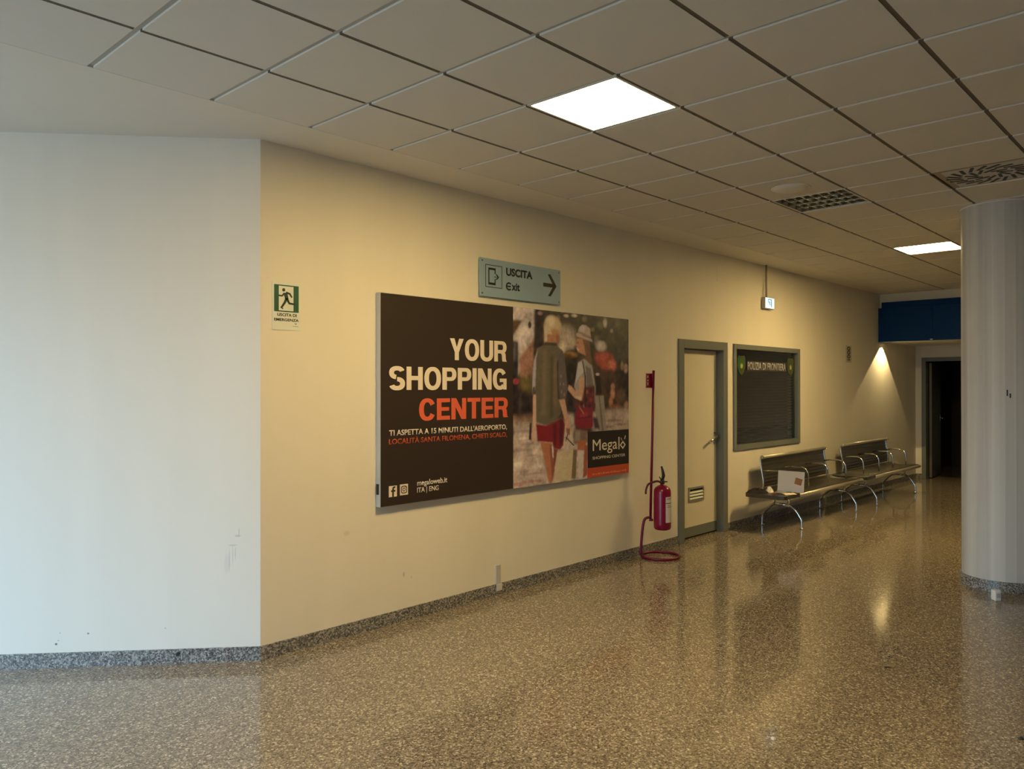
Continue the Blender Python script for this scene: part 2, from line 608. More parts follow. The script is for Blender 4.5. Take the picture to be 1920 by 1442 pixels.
# ------------------------------------------------------------------ door in the poster wall
d1 = struct_root('door_1', (6.49, 0, 0))
f = MB()
f.box(5.957, 6.062, -0.018, 0.115, 0, 2.19, 0.004).box(6.925, 7.026, -0.018, 0.115, 0, 2.19, 0.004).box(6.062, 6.925, -0.018, 0.115, 2.095, 2.19, 0.004)
part(f, 'frame', m_frame, d1)
lf = part(MB().box(6.066, 6.921, 0.075, 0.112, 0.125, 2.088), 'leaf', m_leaf, d1)
part(MB().box(6.066, 6.921, 0.070, 0.113, 0.018, 0.125, 0.002), 'kick_plate', m_frame, d1, 'blue grey bottom rail')
part(MB().box(6.064, 6.924, 0.076, 0.12, 0.0, 0.018), 'threshold_gap', m_dark, d1)
h = MB()
h.box(6.855, 6.885, 0.066, 0.075, 1.02, 1.16, 0.003)
h.tube([(6.87, 0.07, 1.115), (6.87, 0.03, 1.115), (6.85, 0.018, 1.113), (6.79, 0.014, 1.100), (6.72, 0.016, 1.068), (6.665, 0.02, 1.052)], 0.013)
place(h.build('door_handle', m_chrome), lf)
v = MB()
for q in ((6.29, 6.31, 0.40, 0.56), (6.60, 6.62, 0.40, 0.56), (6.31, 6.60, 0.40, 0.42), (6.31, 6.60, 0.54, 0.56)):
    v.box(q[0], q[1], 0.064, 0.076, q[2], q[3])
vo = v.build('vent_grille', m_alu)
place(vo, lf)
v = MB()
for k in range(3):
    z = 0.428 + k * 0.034
    v.prism([(0.062, z), (0.072, z + 0.018), (0.0735, z + 0.016), (0.064, z - 0.004)], 6.31, 6.60, 'yz')
place(v.build('vent_slats', m_signwhite), lf)
place(MB().box(6.31, 6.60, 0.0735, 0.0748, 0.42, 0.54).build('vent_opening', m_dark), lf)
# room behind door and window: plain dark store
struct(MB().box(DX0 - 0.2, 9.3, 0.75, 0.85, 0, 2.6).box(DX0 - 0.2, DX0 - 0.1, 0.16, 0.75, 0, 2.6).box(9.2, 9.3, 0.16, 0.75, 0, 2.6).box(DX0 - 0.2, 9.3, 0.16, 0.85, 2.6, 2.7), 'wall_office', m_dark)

# ------------------------------------------------------------------ office window
w1 = struct_root('window_1', (8.12, 0, 0.92))
f = MB()
f.box(7.182, 7.245, -0.02, 0.07, 0.92, 2.185, 0.004).box(8.985, 9.056, -0.02, 0.07, 0.92, 2.185, 0.004)
f.box(7.245, 8.985, -0.02, 0.07, 0.92, 0.982, 0.004).box(7.245, 8.985, -0.02, 0.07, 2.125, 2.185, 0.004)
part(f, 'frame', m_frame, w1)
part(MB().box(7.24, 8.99, 0.030, 0.036, 0.978, 2.13), 'glass_pane', m_glass, w1)
bl = MB()
z = 2.12
k = 0
while z > 1.20:
    bl.prism([(0.056, z), (0.071, z - 0.0345), (0.0735, z - 0.0335), (0.0585, z + 0.001)], 7.25, 8.98, 'yz')
    z -= 0.038
    k += 1
part(bl, 'blind', m_blind, w1)
bl = MB()
random.seed(3)
for k in range(9):
    z = 1.185 - k * 0.021
    n = 14
    P1 = [(7.25 + 1.73 * q / n, z + 0.012 * math.sin(q * 0.9 + k * 1.7) + random.uniform(-0.003, 0.003)) for q in range(n + 1)]
    bl.prism(P1 + [(x, zz - 0.007) for x, zz in P1[::-1]], 0.066, 0.078, 'xz')
part(bl, 'slack_slats', m_blind, w1)
m_emb = mat('emblem_olive', (0.060, 0.080, 0.030), rough=0.4, noise=0.25, nscale=40)
m_embg = mat('emblem_green', (0.03, 0.13, 0.03), rough=0.4)
m_gold = mat('emblem_gold', (0.55, 0.55, 0.22), rough=0.4)
m_wtext = mat('window_lettering', (0.42, 0.44, 0.50), rough=0.5)
for cx, cz, mm in ((7.455, 1.945, m_embg), (8.850, 1.95, m_emb)):
    sh = [(-0.085, 0.07), (-0.06, 0.10), (0.0, 0.092), (0.06, 0.10), (0.085, 0.07), (0.088, -0.02), (0.06, -0.08), (0, -0.125), (-0.06, -0.08), (-0.088, -0.02)]
    sh = [(x * 1.18, q * 1.1) for x, q in sh]
    em = part(MB().prism([(cx + x, cz + q) for x, q in sh], 0.0275, 0.0295, 'xz'), 'emblem', m_emb, w1, 'olive and gold shield emblem on the glass')
    place(MB().prism([(cx + x * 0.62 - 0.008, cz + 0.01 + q * 0.6) for x, q in sh], 0.0262, 0.0274, 'xz').build('emblem_field', mm), em)
    fl_ = MB()
    for a in range(3):
        xx = cx + (a - 1) * 0.018
        fl_.prism([(xx - 0.006, cz - 0.045), (xx + 0.006, cz - 0.045), (xx + 0.010, cz - 0.01), (xx, cz + 0.03 - 0.015 * abs(a - 1)), (xx - 0.008, cz - 0.01)], 0.0250, 0.0261, 'xz')
    place(fl_.build('emblem_flame', m_gold), em)
wp = part(MB().box(7.60, 8.72, 0.0275, 0.0295, 1.872, 1.992), 'sign_strip', mat('dark_strip', (0.05, 0.05, 0.055), rough=0.4), w1)
t_ = text('lettering', 'POLIZIA DI FRONTIERA', 7.615, 8.705, 1.885, 1.980, 0.0274, m_wtext, w1, bold=0.02)

# ------------------------------------------------------------------ second door, dark corridor behind
d2 = struct_root('door_2', (X1, -0.6, 0))
f = MB()
f.box(X1 - 0.018, X1 + 0.15, EY1 - 0.062, EY1 + 0.012, 0, 2.205, 0.004).box(X1 - 0.018, X1 + 0.15, EY0 - 0.012, EY0 + 0.062, 0, 2.205, 0.004)
f.box(X1 - 0.018, X1 + 0.15, EY0 + 0.062, EY1 - 0.062, 2.135, 2.205, 0.004)
part(f, 'frame', m_frame, d2)
lv = Matrix.Translation((X1 + 0.16, EY1 - 0.07, 0)) @ Matrix.Rotation(math.radians(5), 4, 'Z')
lf2 = part(MB().box(0.0, 0.86, -0.042, 0.0, 0.012, 2.11, 0.002, lv), 'leaf', mat('far_door_laminate', (0.13, 0.12, 0.085), rough=0.45), d2)
h = MB()
h.tube([(0.80, -0.042, 1.08), (0.80, -0.085, 1.08), (0.79, -0.095, 1.08), (0.74, -0.098, 1.075), (0.69, -0.098, 1.075)], 0.010, M=lv)
h.box(0.785, 0.815, -0.048, -0.042, 1.0, 1.14, 0.002, lv)
place(h.build('door_handle', m_chrome), lf2)
cr = MB()
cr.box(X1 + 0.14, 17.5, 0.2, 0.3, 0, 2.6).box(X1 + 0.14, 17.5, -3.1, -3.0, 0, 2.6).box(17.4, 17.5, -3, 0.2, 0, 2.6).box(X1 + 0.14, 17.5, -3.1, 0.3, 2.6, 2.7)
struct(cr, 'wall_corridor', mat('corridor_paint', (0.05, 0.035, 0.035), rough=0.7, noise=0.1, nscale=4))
cab = thing('cupboard', 'pale cupboard standing in the dark room beyond the far doorway', 'cupboard', (16.6, -0.62, 0))
part(MB().box(16.4, 16.8, -1.2, -0.32, 0.06, 1.62, 0.004), 'body', mat('cupboard_paint', (0.50, 0.47, 0.36), rough=0.5), cab)
part(MB().box(16.42, 16.8, -1.18, -0.34, 0.0, 0.06), 'plinth', m_dark, cab)
part(MB().box(16.385, 16.4, -1.18, -0.34, 0.92, 1.06, 0.003), 'drawer_front', mat('cupboard_drawer', (0.05, 0.02, 0.02), rough=0.5), cab)

# ------------------------------------------------------------------ ceiling fittings
def cell(i, j):
    return T * i, T * i + T, JY - T * (j + 1), JY - T * j


lights = {}
for (i, j), lab in (((3, 2), 'lit square ceiling panel light nearest the camera, glowing white above the poster board'),
                    ((13, 2), 'lit square ceiling panel light far down the hall, partly behind the round column'),
                    ((-2, 2), 'lit square ceiling panel light by the angled wall, out of the frame')):
    xa, xb, ya, yb = cell(i, j)
    t = thing('ceiling_light', lab, 'ceiling light', ((xa + xb) / 2, (ya + yb) / 2, H))
    f = MB()
    g, q = 0.006, 0.022
    for bx in ((xa + g, xb - g, ya + g, ya + q), (xa + g, xb - g, yb - q, yb - g), (xa + g, xa + q, ya + q, yb - q), (xb - q, xb - g, ya + q, yb - q)):
        f.box(*bx, H, H + 0.03)
    part(f, 'frame', m_white, t)
    part(MB().box(xa + q, xb - q, ya + q, yb - q, H + 0.006, H + 0.02), 'diffuser', {3: m_lamp, -2: m_lamp_dim, 13: m_lamp_far}[i], t)
    part(MB().box(xa + 0.01, xb - 0.01, ya + 0.01, yb - 0.01, H + 0.03, H + 0.08), 'housing', m_white, t)

xa, xb, ya, yb = cell(8, 2)
t = thing('louvre_light', 'unlit square ceiling light with a shiny cross blade louvre', 'ceiling light', ((xa + xb) / 2, (ya + yb) / 2, H))
g, q = 0.006, 0.02
f = MB()
for bx in ((xa + g, xb - g, ya + g, ya + q), (xa + g, xb - g, yb - q, yb - g), (xa + g, xa + q, ya + q, yb - q), (xb - q, xb - g, ya + q, yb - q)):
    f.box(*bx, H, H + 0.09)
part(f, 'frame', m_white, t)
part(MB().box(xa + g, xb - g, ya + g, yb - g, H + 0.09, H + 0.10), 'housing', mat('louvre_back', (0.05, 0.05, 0.045), rough=0.6), t)
m_louv = mat('louvre_reflector', (0.46, 0.40, 0.29), rough=0.16, metal=1.0)
w_ = (0.6 - 2 * q) / 4
f = MB()
for k in range(5):
    xx = xa + q + w_ * k
    hw = 0.016
    f.prism([(xx - (hw if k else 0), H + 0.062), (xx + (hw if k < 4 else 0), H + 0.062), (xx + (0.004 if k < 4 else 0), H + 0.03), (xx + (0.0015 if k < 4 else 0), H + 0.004), (xx - (0.0015 if k else 0), H + 0.004), (xx - (0.004 if k else 0), H + 0.03)], ya + q, yb - q, 'xz')
part(f, 'side_reflectors', m_louv, t)
f = MB()
for k in range(1, 8):
    yy = ya + q + (0.6 - 2 * q) * k / 8
    f.prism([(yy - 0.010, H + 0.055), (yy + 0.010, H + 0.055), (yy + 0.0015, H + 0.006), (yy - 0.0015, H + 0.006)], xa + q, xb - q, 'yz')
part(f, 'cross_blades', m_louv, t)

xa, xb, ya, yb = cell(8, 4)
cx, cy = (xa + xb) / 2, (ya + yb) / 2
t = thing('air_diffuser', 'square ceiling air diffuser with black swirl slots, near the column', 'air vent', (cx, cy, H))
part(MB().box(xa + 0.03, xb - 0.03, ya + 0.03, yb - 0.055, H + 0.002, H + 0.0100), 'face_plate', mat('diffuser_plate', (0.62, 0.60, 0.60), rough=0.5), t)
f = MB()
for bx_ in ((xa + 0.012, xb - 0.012, ya + 0.012, ya + 0.03), (xa + 0.012, xb - 0.012, yb - 0.055, yb - 0.0), (xa + 0.012, xa + 0.03, ya + 0.03, yb - 0.055), (xb - 0.03, xb - 0.012, ya + 0.03, yb - 0.055)):
    f.box(*bx_, H + 0.003, H + 0.0100)
part(f, 'frame', mat('diffuser_frame', (0.36, 0.31, 0.23), rough=0.6), t)
f = MB()
for n, r, ln, wd, tw in ((20, 0.215, 0.115, 0.023, 36), (11, 0.105, 0.100, 0.021, 36)):
    for k in range(n):
        a = 2 * math.pi * (k + 0.25 * (r * 10 % 1)) / n
        Mx = Matrix.Translation((cx + r * math.cos(a), cy + r * math.sin(a), H - 0.0005)) @ Matrix.Rotation(a + math.radians(tw), 4, 'Z')
        f.box(-ln / 2, ln / 2, -wd / 2, wd / 2, 0, 0.0035, M=Mx)
part(f, 'swirl_slots', m_black, t)

t = thing('ceiling_speaker', 'round white ceiling disc beside the unlit louvre light', 'ceiling speaker', (4.5, -1.872, H))
part(MB().lathe([(0, H - 0.022), (0.05, H - 0.022), (0.10, H - 0.018), (0.124, H - 0.010), (0.130, H)], 4.5, -1.872, 40), 'cover', m_white, t)
part(MB().lathe([(0.128, H - 0.004), (0.142, H - 0.004), (0.144, H)], 4.5, -1.872, 40), 'rim', m_white, t)

# recessed downlight in the low ceiling, tight against the wall
dl = thing('downlight', 'small recessed downlight throwing a warm cone on the wall below the blue fascia', 'downlight', (12.37, -0.11, 2.42))
part(MB().lathe([(0.026, 2.419), (0.042, 2.419), (0.044, 2.412), (0.040, 2.409), (0.030, 2.413)], 12.37, -0.11, 24), 'ring', m_alu, dl)
part(MB().lathe([(0, 2.416), (0.026, 2.416), (0.026, 2.4185), (0, 2.4185)], 12.37, -0.11, 24), 'lamp', mat('downlight_glow', (0.9, 0.9, 0.8), emit=LAMP_COLOR, estr=8), dl)
sp = bpy.data.lights.new('downlight_beam', 'SPOT')
sp.energy = SPOT_POWER
sp.color = (1.0, 0.72, 0.30)
sp.spot_size = math.radians(100)
sp.spot_blend = 0.02
sp.shadow_soft_size = 0.015
spo = bpy.data.objects.new('downlight_beam', sp)
COL.objects.link(spo)
spo.rotation_euler = (0, math.radians(5), 0)
spo.location = (12.37, -0.11, 2.405)
place(spo, dl)

# ------------------------------------------------------------------ blue fascia on the bulkhead
t = thing('blue_fascia', 'dark blue panelled fascia box under the ceiling at the far end of the hall', 'fascia sign', (12.2, -2.0, 2.41))
part(MB().box(12.225, BX, -6.0, -0.045, 2.90, 3.06, 0.002), 'top_trim', m_blue, t)
part(MB().box(12.19, BX, -0.80, -0.006, 2.412, 2.965, 0.002), 'panel', m_blue, t)
part(MB().box(12.19, BX, -2.40, -0.806, 2.412, 2.965, 0.002), 'panel', m_blue, t)
part(MB().box(12.19, BX, -4.00, -2.406, 2.412, 2.965, 0.002), 'panel', m_blue, t)
part(MB().box(12.184, 12.191, -0.82, -0.79, 2.43, 2.96), 'seam_strip', m_blue, t)
part(MB().box(12.178, 12.19, -0.825, -0.785, 2.418, 2.43), 'clip', m_alu, t)

# ------------------------------------------------------------------ round column
CX, CY = 6.322, -2.912
t = thing('column', 'thick round grey painted column with granite skirting, cut off by the frame edge', 'column', (CX, CY, 0))
NF = 24
part(MB().lathe([(0.0, 0.0), (0.30, 0.0), (0.30, H), (0, H)], CX, CY, NF, smooth=False), 'shaft', m_conc, t)
part(MB().lathe([(0.302, 0.0), (0.314, 0.0), (0.314, 0.087), (0.302, 0.088)], CX, CY, 48, smooth=False), 'skirting', m_base, t)
part(MB().lathe([(0.301, H - 0.014), (0.307, H - 0.014), (0.307, H), (0.301, H)], CX, CY, 48), 'collar', m_plaster, t)
q = MB()
for da, z, hh in ((0.12, 1.60, 0.05), (0.19, 1.585, 0.035)):
    a = math.atan2(-1.5, -7.66) + da
    Ms = Matrix.Translation((CX + 0.2985 * math.cos(a), CY + 0.2985 * math.sin(a), z)) @ Matrix.Rotation(a, 4, 'Z')
    q.box(-0.002, 0.003, -0.004, 0.004, 0, hh, M=Ms)
part(q, 'scuff_marks', m_ink, t)
tg = thing('floor_tag', 'small white plastic block on the floor at the foot of the column', 'tag', (5.74, -2.98, 0))
part(MB().box(5.715, 5.765, -3.01, -2.955, 0, 0.082, 0.008, Matrix.Translation((5.74, -2.98, 0)) @ Matrix.Rotation(math.radians(-45), 4, 'Z') @ Matrix.Translation((-5.74, 2.98, 0))), 'body', m_white, tg)
part(MB().box(5.725, 5.755, -3.0115, -3.0095, 0.025, 0.06, 0, Matrix.Translation((5.74, -2.98, 0)) @ Matrix.Rotation(math.radians(-45), 4, 'Z') @ Matrix.Translation((-5.74, 2.98, 0))), 'recess', m_casing, tg)

# ------------------------------------------------------------------ advertising board
AX0, AX1, AZ0, AZ1, AY = 1.984, 4.972, 0.843, 2.334, -0.05
SPX = 3.329
t = thing('advertising_board', 'large shopping centre advertising board, brown with a street photo', 'advertising board', (3.48, 0, AZ0))
part(MB().box(AX0, AX1, AY + 0.002, -0.001, AZ0, AZ1, 0.002), 'casing', m_casing, t)
part(MB().box(AX0 + 0.004, SPX, AY - 0.001, AY + 0.0015, AZ0 + 0.004, AZ1 - 0.004), 'brown_panel', m_brown, t)
part(MB().box(AX0 - 0.006, AX0, -0.034, -0.010, 0.93, 1.004, 0.002), 'latch', m_black, t)
ty = AY - 0.0011
# heavy grotesque capitals for the headline: each letter is built from thick strokes in a 0..w by 0..1 box
def capital(mb, ch, x, w, X, Z, y):
    s, v = 0.235, 0.185
    cnt = [0]

    def P_(pts):
        cnt[0] += 1                              # no two overlapping strokes share a plane
        mb.prism([(X(x + a), Z(c)) for a, c in pts], y - 0.0006 - 0.00006 * (cnt[0] % 7), y, 'xz')

    def R_(a0, a1, c0, c1):
        P_([(a0, c0), (a1, c0), (a1, c1), (a0, c1)])
    def bow(cx_, cz_, ro, rz, ri, rzi, a0, a1, n=18, p=2.25):
        f = lambda r, q, a: (cx_ + r * math.copysign(abs(math.cos(a)) ** (2 / p), math.cos(a)), cz_ + q * math.copysign(abs(math.sin(a)) ** (2 / p), math.sin(a)))
        for k in range(n):
            a, c = math.radians(a0 + (a1 - a0) * k / n), math.radians(a0 + (a1 - a0) * (k + 1) / n)
            P_([f(ro, rz, a), f(ro, rz, c), f(ri, rzi, c), f(ri, rzi, a)])
    if ch == 'Y':
        P_([(0, 1), (s * 1.12, 1), (w / 2, 0.60), (w / 2, 0.36), (w / 2 - s / 2, 0.36)])
        P_([(w, 1), (w - s * 1.12, 1), (w / 2, 0.60), (w / 2, 0.36), (w / 2 + s / 2, 0.36)])
        R_(w / 2 - s / 2, w / 2 + s / 2, 0, 0.42)
    elif ch == 'O':
        bow(w / 2, 0.5, w / 2, 0.515, w / 2 - s, 0.515 - v, 0, 360, 40)
    elif ch == 'U':
        R_(0, s, 0.34, 1), R_(w - s, w, 0.34, 1)
        bow(w / 2, 0.345, w / 2, 0.36, w / 2 - s, 0.36 - v, 180, 360, 24)
    elif ch in 'RP':
        R_(0, s, 0, 1)
        R_(s, w - 0.28, 1 - v * 0.92, 1), R_(s, w - 0.28, 0.40, 0.40 + v * 0.92)
        bow(w - 0.30, 0.70, 0.30, 0.30, 0.07, 0.30 - v * 0.92, -90, 90, 18)
        if ch == 'R':
            P_([(w - 0.42, 0.44), (w - 0.12, 0.47), (w - 0.06, 0.36), (w - 0.04, 0.10), (w + 0.02, 0), (w - s - 0.03, 0), (w - s - 0.06, 0.10), (w - s - 0.07, 0.30), (w - 0.36, 0.40)])
    elif ch == 'S':
        bow(w / 2, 0.735, w / 2 - 0.01, 0.28, w / 2 - s, 0.28 - v, 20, 262, 26)
        bow(w / 2, 0.268, w / 2, 0.283, w / 2 - s, 0.283 - v, 90, -160, 26)
    elif ch == 'H':
        R_(0, s, 0, 1), R_(w - s, w, 0, 1), R_(s, w - s, 0.42, 0.42 + v)
    elif ch == 'I':
        R_(0, s, 0, 1)
    elif ch == 'N':
        R_(0, s * 0.95, 0, 1), R_(w - s * 0.95, w, 0, 1)
        P_([(0, 1), (s * 1.08, 1), (w, 0), (w - s * 1.08, 0)])
    elif ch == 'G':
        bow(w / 2, 0.5, w / 2, 0.515, w / 2 - s, 0.515 - v, 32, 318, 34)
        R_(w / 2 + 0.0, w, 0.36, 0.53), R_(w - s * 0.86, w, 0.0, 0.40)
    elif ch == 'C':
        bow(w / 2, 0.5, w / 2, 0.515, w / 2 - s, 0.515 - v, 28, 332, 36)
    elif ch == 'E':
        R_(0, s, 0, 1), R_(s, w, 0, v), R_(s, w, 1 - v, 1), R_(s, w * 0.93, 0.42, 0.42 + v * 0.92)
    elif ch == 'T':
        R_(0, w, 1 - v, 1), R_(w / 2 - s / 2, w / 2 + s / 2, 0, 1 - v)


CAPW = dict(Y=0.80, O=0.86, U=0.80, R=0.80, S=0.76, H=0.80, P=0.75, I=0.235, N=0.80, G=0.84, C=0.82, E=0.68, T=0.72)


def headline(body, x0, x1, z0, z1, y, material, parent):
    gap = 0.075
    tot = sum(CAPW[c] for c in body) + gap * (len(body) - 1)
    k = (x1 - x0) / tot
    mb = MB()
    x = 0.0
    for c in body:
        capital(mb, c, x, CAPW[c], lambda a: x0 + a * k, lambda q: z0 + q * (z1 - z0), y)
        x += CAPW[c] + gap
    return part(mb, 'headline', material, parent)


headline('YOUR', 2.632, 3.250, 1.880, 2.044, ty, m_cream, t)
headline('SHOPPING', 2.058, 3.250, 1.656, 1.822, ty, m_cream, t)
headline('CENTER', 2.331, 3.264, 1.432, 1.592, ty, m_orange, t)
text('strapline', "TI ASPETTA A 15 MINUTI DALL'AEROPORTO,", 2.060, 3.254, 1.328, 1.376, ty, m_cream, t, bold=0.02)
text('address_line', 'LOCALIT\u00c0 SANTA FILOMENA, CHIETI SCALO,', 2.058, 3.254, 1.268, 1.322, ty, m_orange2, t, bold=0.018)
text('web_line', 'megaloweb.it', 2.313, 2.604, 0.951, 1.003, ty, m_cream, t, bold=0.016)
text('language_line', 'ITA | ENG', 2.313, 2.519, 0.902, 0.950, ty, m_cream, t, bold=0.012)
ic = part(MB().box(2.057, 2.128, ty - 0.0008, ty, 0.907, 0.984), 'social_icon', m_cream, t)
q = MB()
q.prism([(2.086, 0.908), (2.100, 0.908), (2.100, 0.942), (2.113, 0.942), (2.114, 0.954), (2.100, 0.954), (2.100, 0.962), (2.104, 0.968), (2.114, 0.968), (2.114, 0.979), (2.099, 0.979), (2.090, 0.973), (2.086, 0.963), (2.086, 0.954), (2.076, 0.954), (2.076, 0.942), (2.086, 0.942)], ty - 0.0018, ty - 0.0009, 'xz')
place(q.build('glyph', m_brown), ic)
ic = part(MB().box(2.155, 2.228, ty - 0.0008, ty, 0.910, 0.987), 'social_icon', m_cream, t)
q = MB()
sq = lambda r, n=24, p=4: [(2.1915 + r * math.copysign(abs(math.cos(a)) ** (2 / p), math.cos(a)), 0.9485 + r * math.copysign(abs(math.sin(a)) ** (2 / p), math.sin(a))) for a in [2 * math.pi * k / n for k in range(n)]]
def ring(mb, A, B, y0, y1):
    n = len(A)
    for k in range(n):
        mb.prism([A[k], A[(k + 1) % n], B[(k + 1) % n], B[k]], y0, y1, 'xz')
ring(q, sq(0.027), sq(0.021), ty - 0.0018, ty - 0.0009)
ring(q, sq(0.014, 20, 2), sq(0.009, 20, 2), ty - 0.0018, ty - 0.0009)
q.box(2.204, 2.209, ty - 0.0018, ty - 0.0009, 0.961, 0.966)
place(q.build('glyph', m_brown), ic)

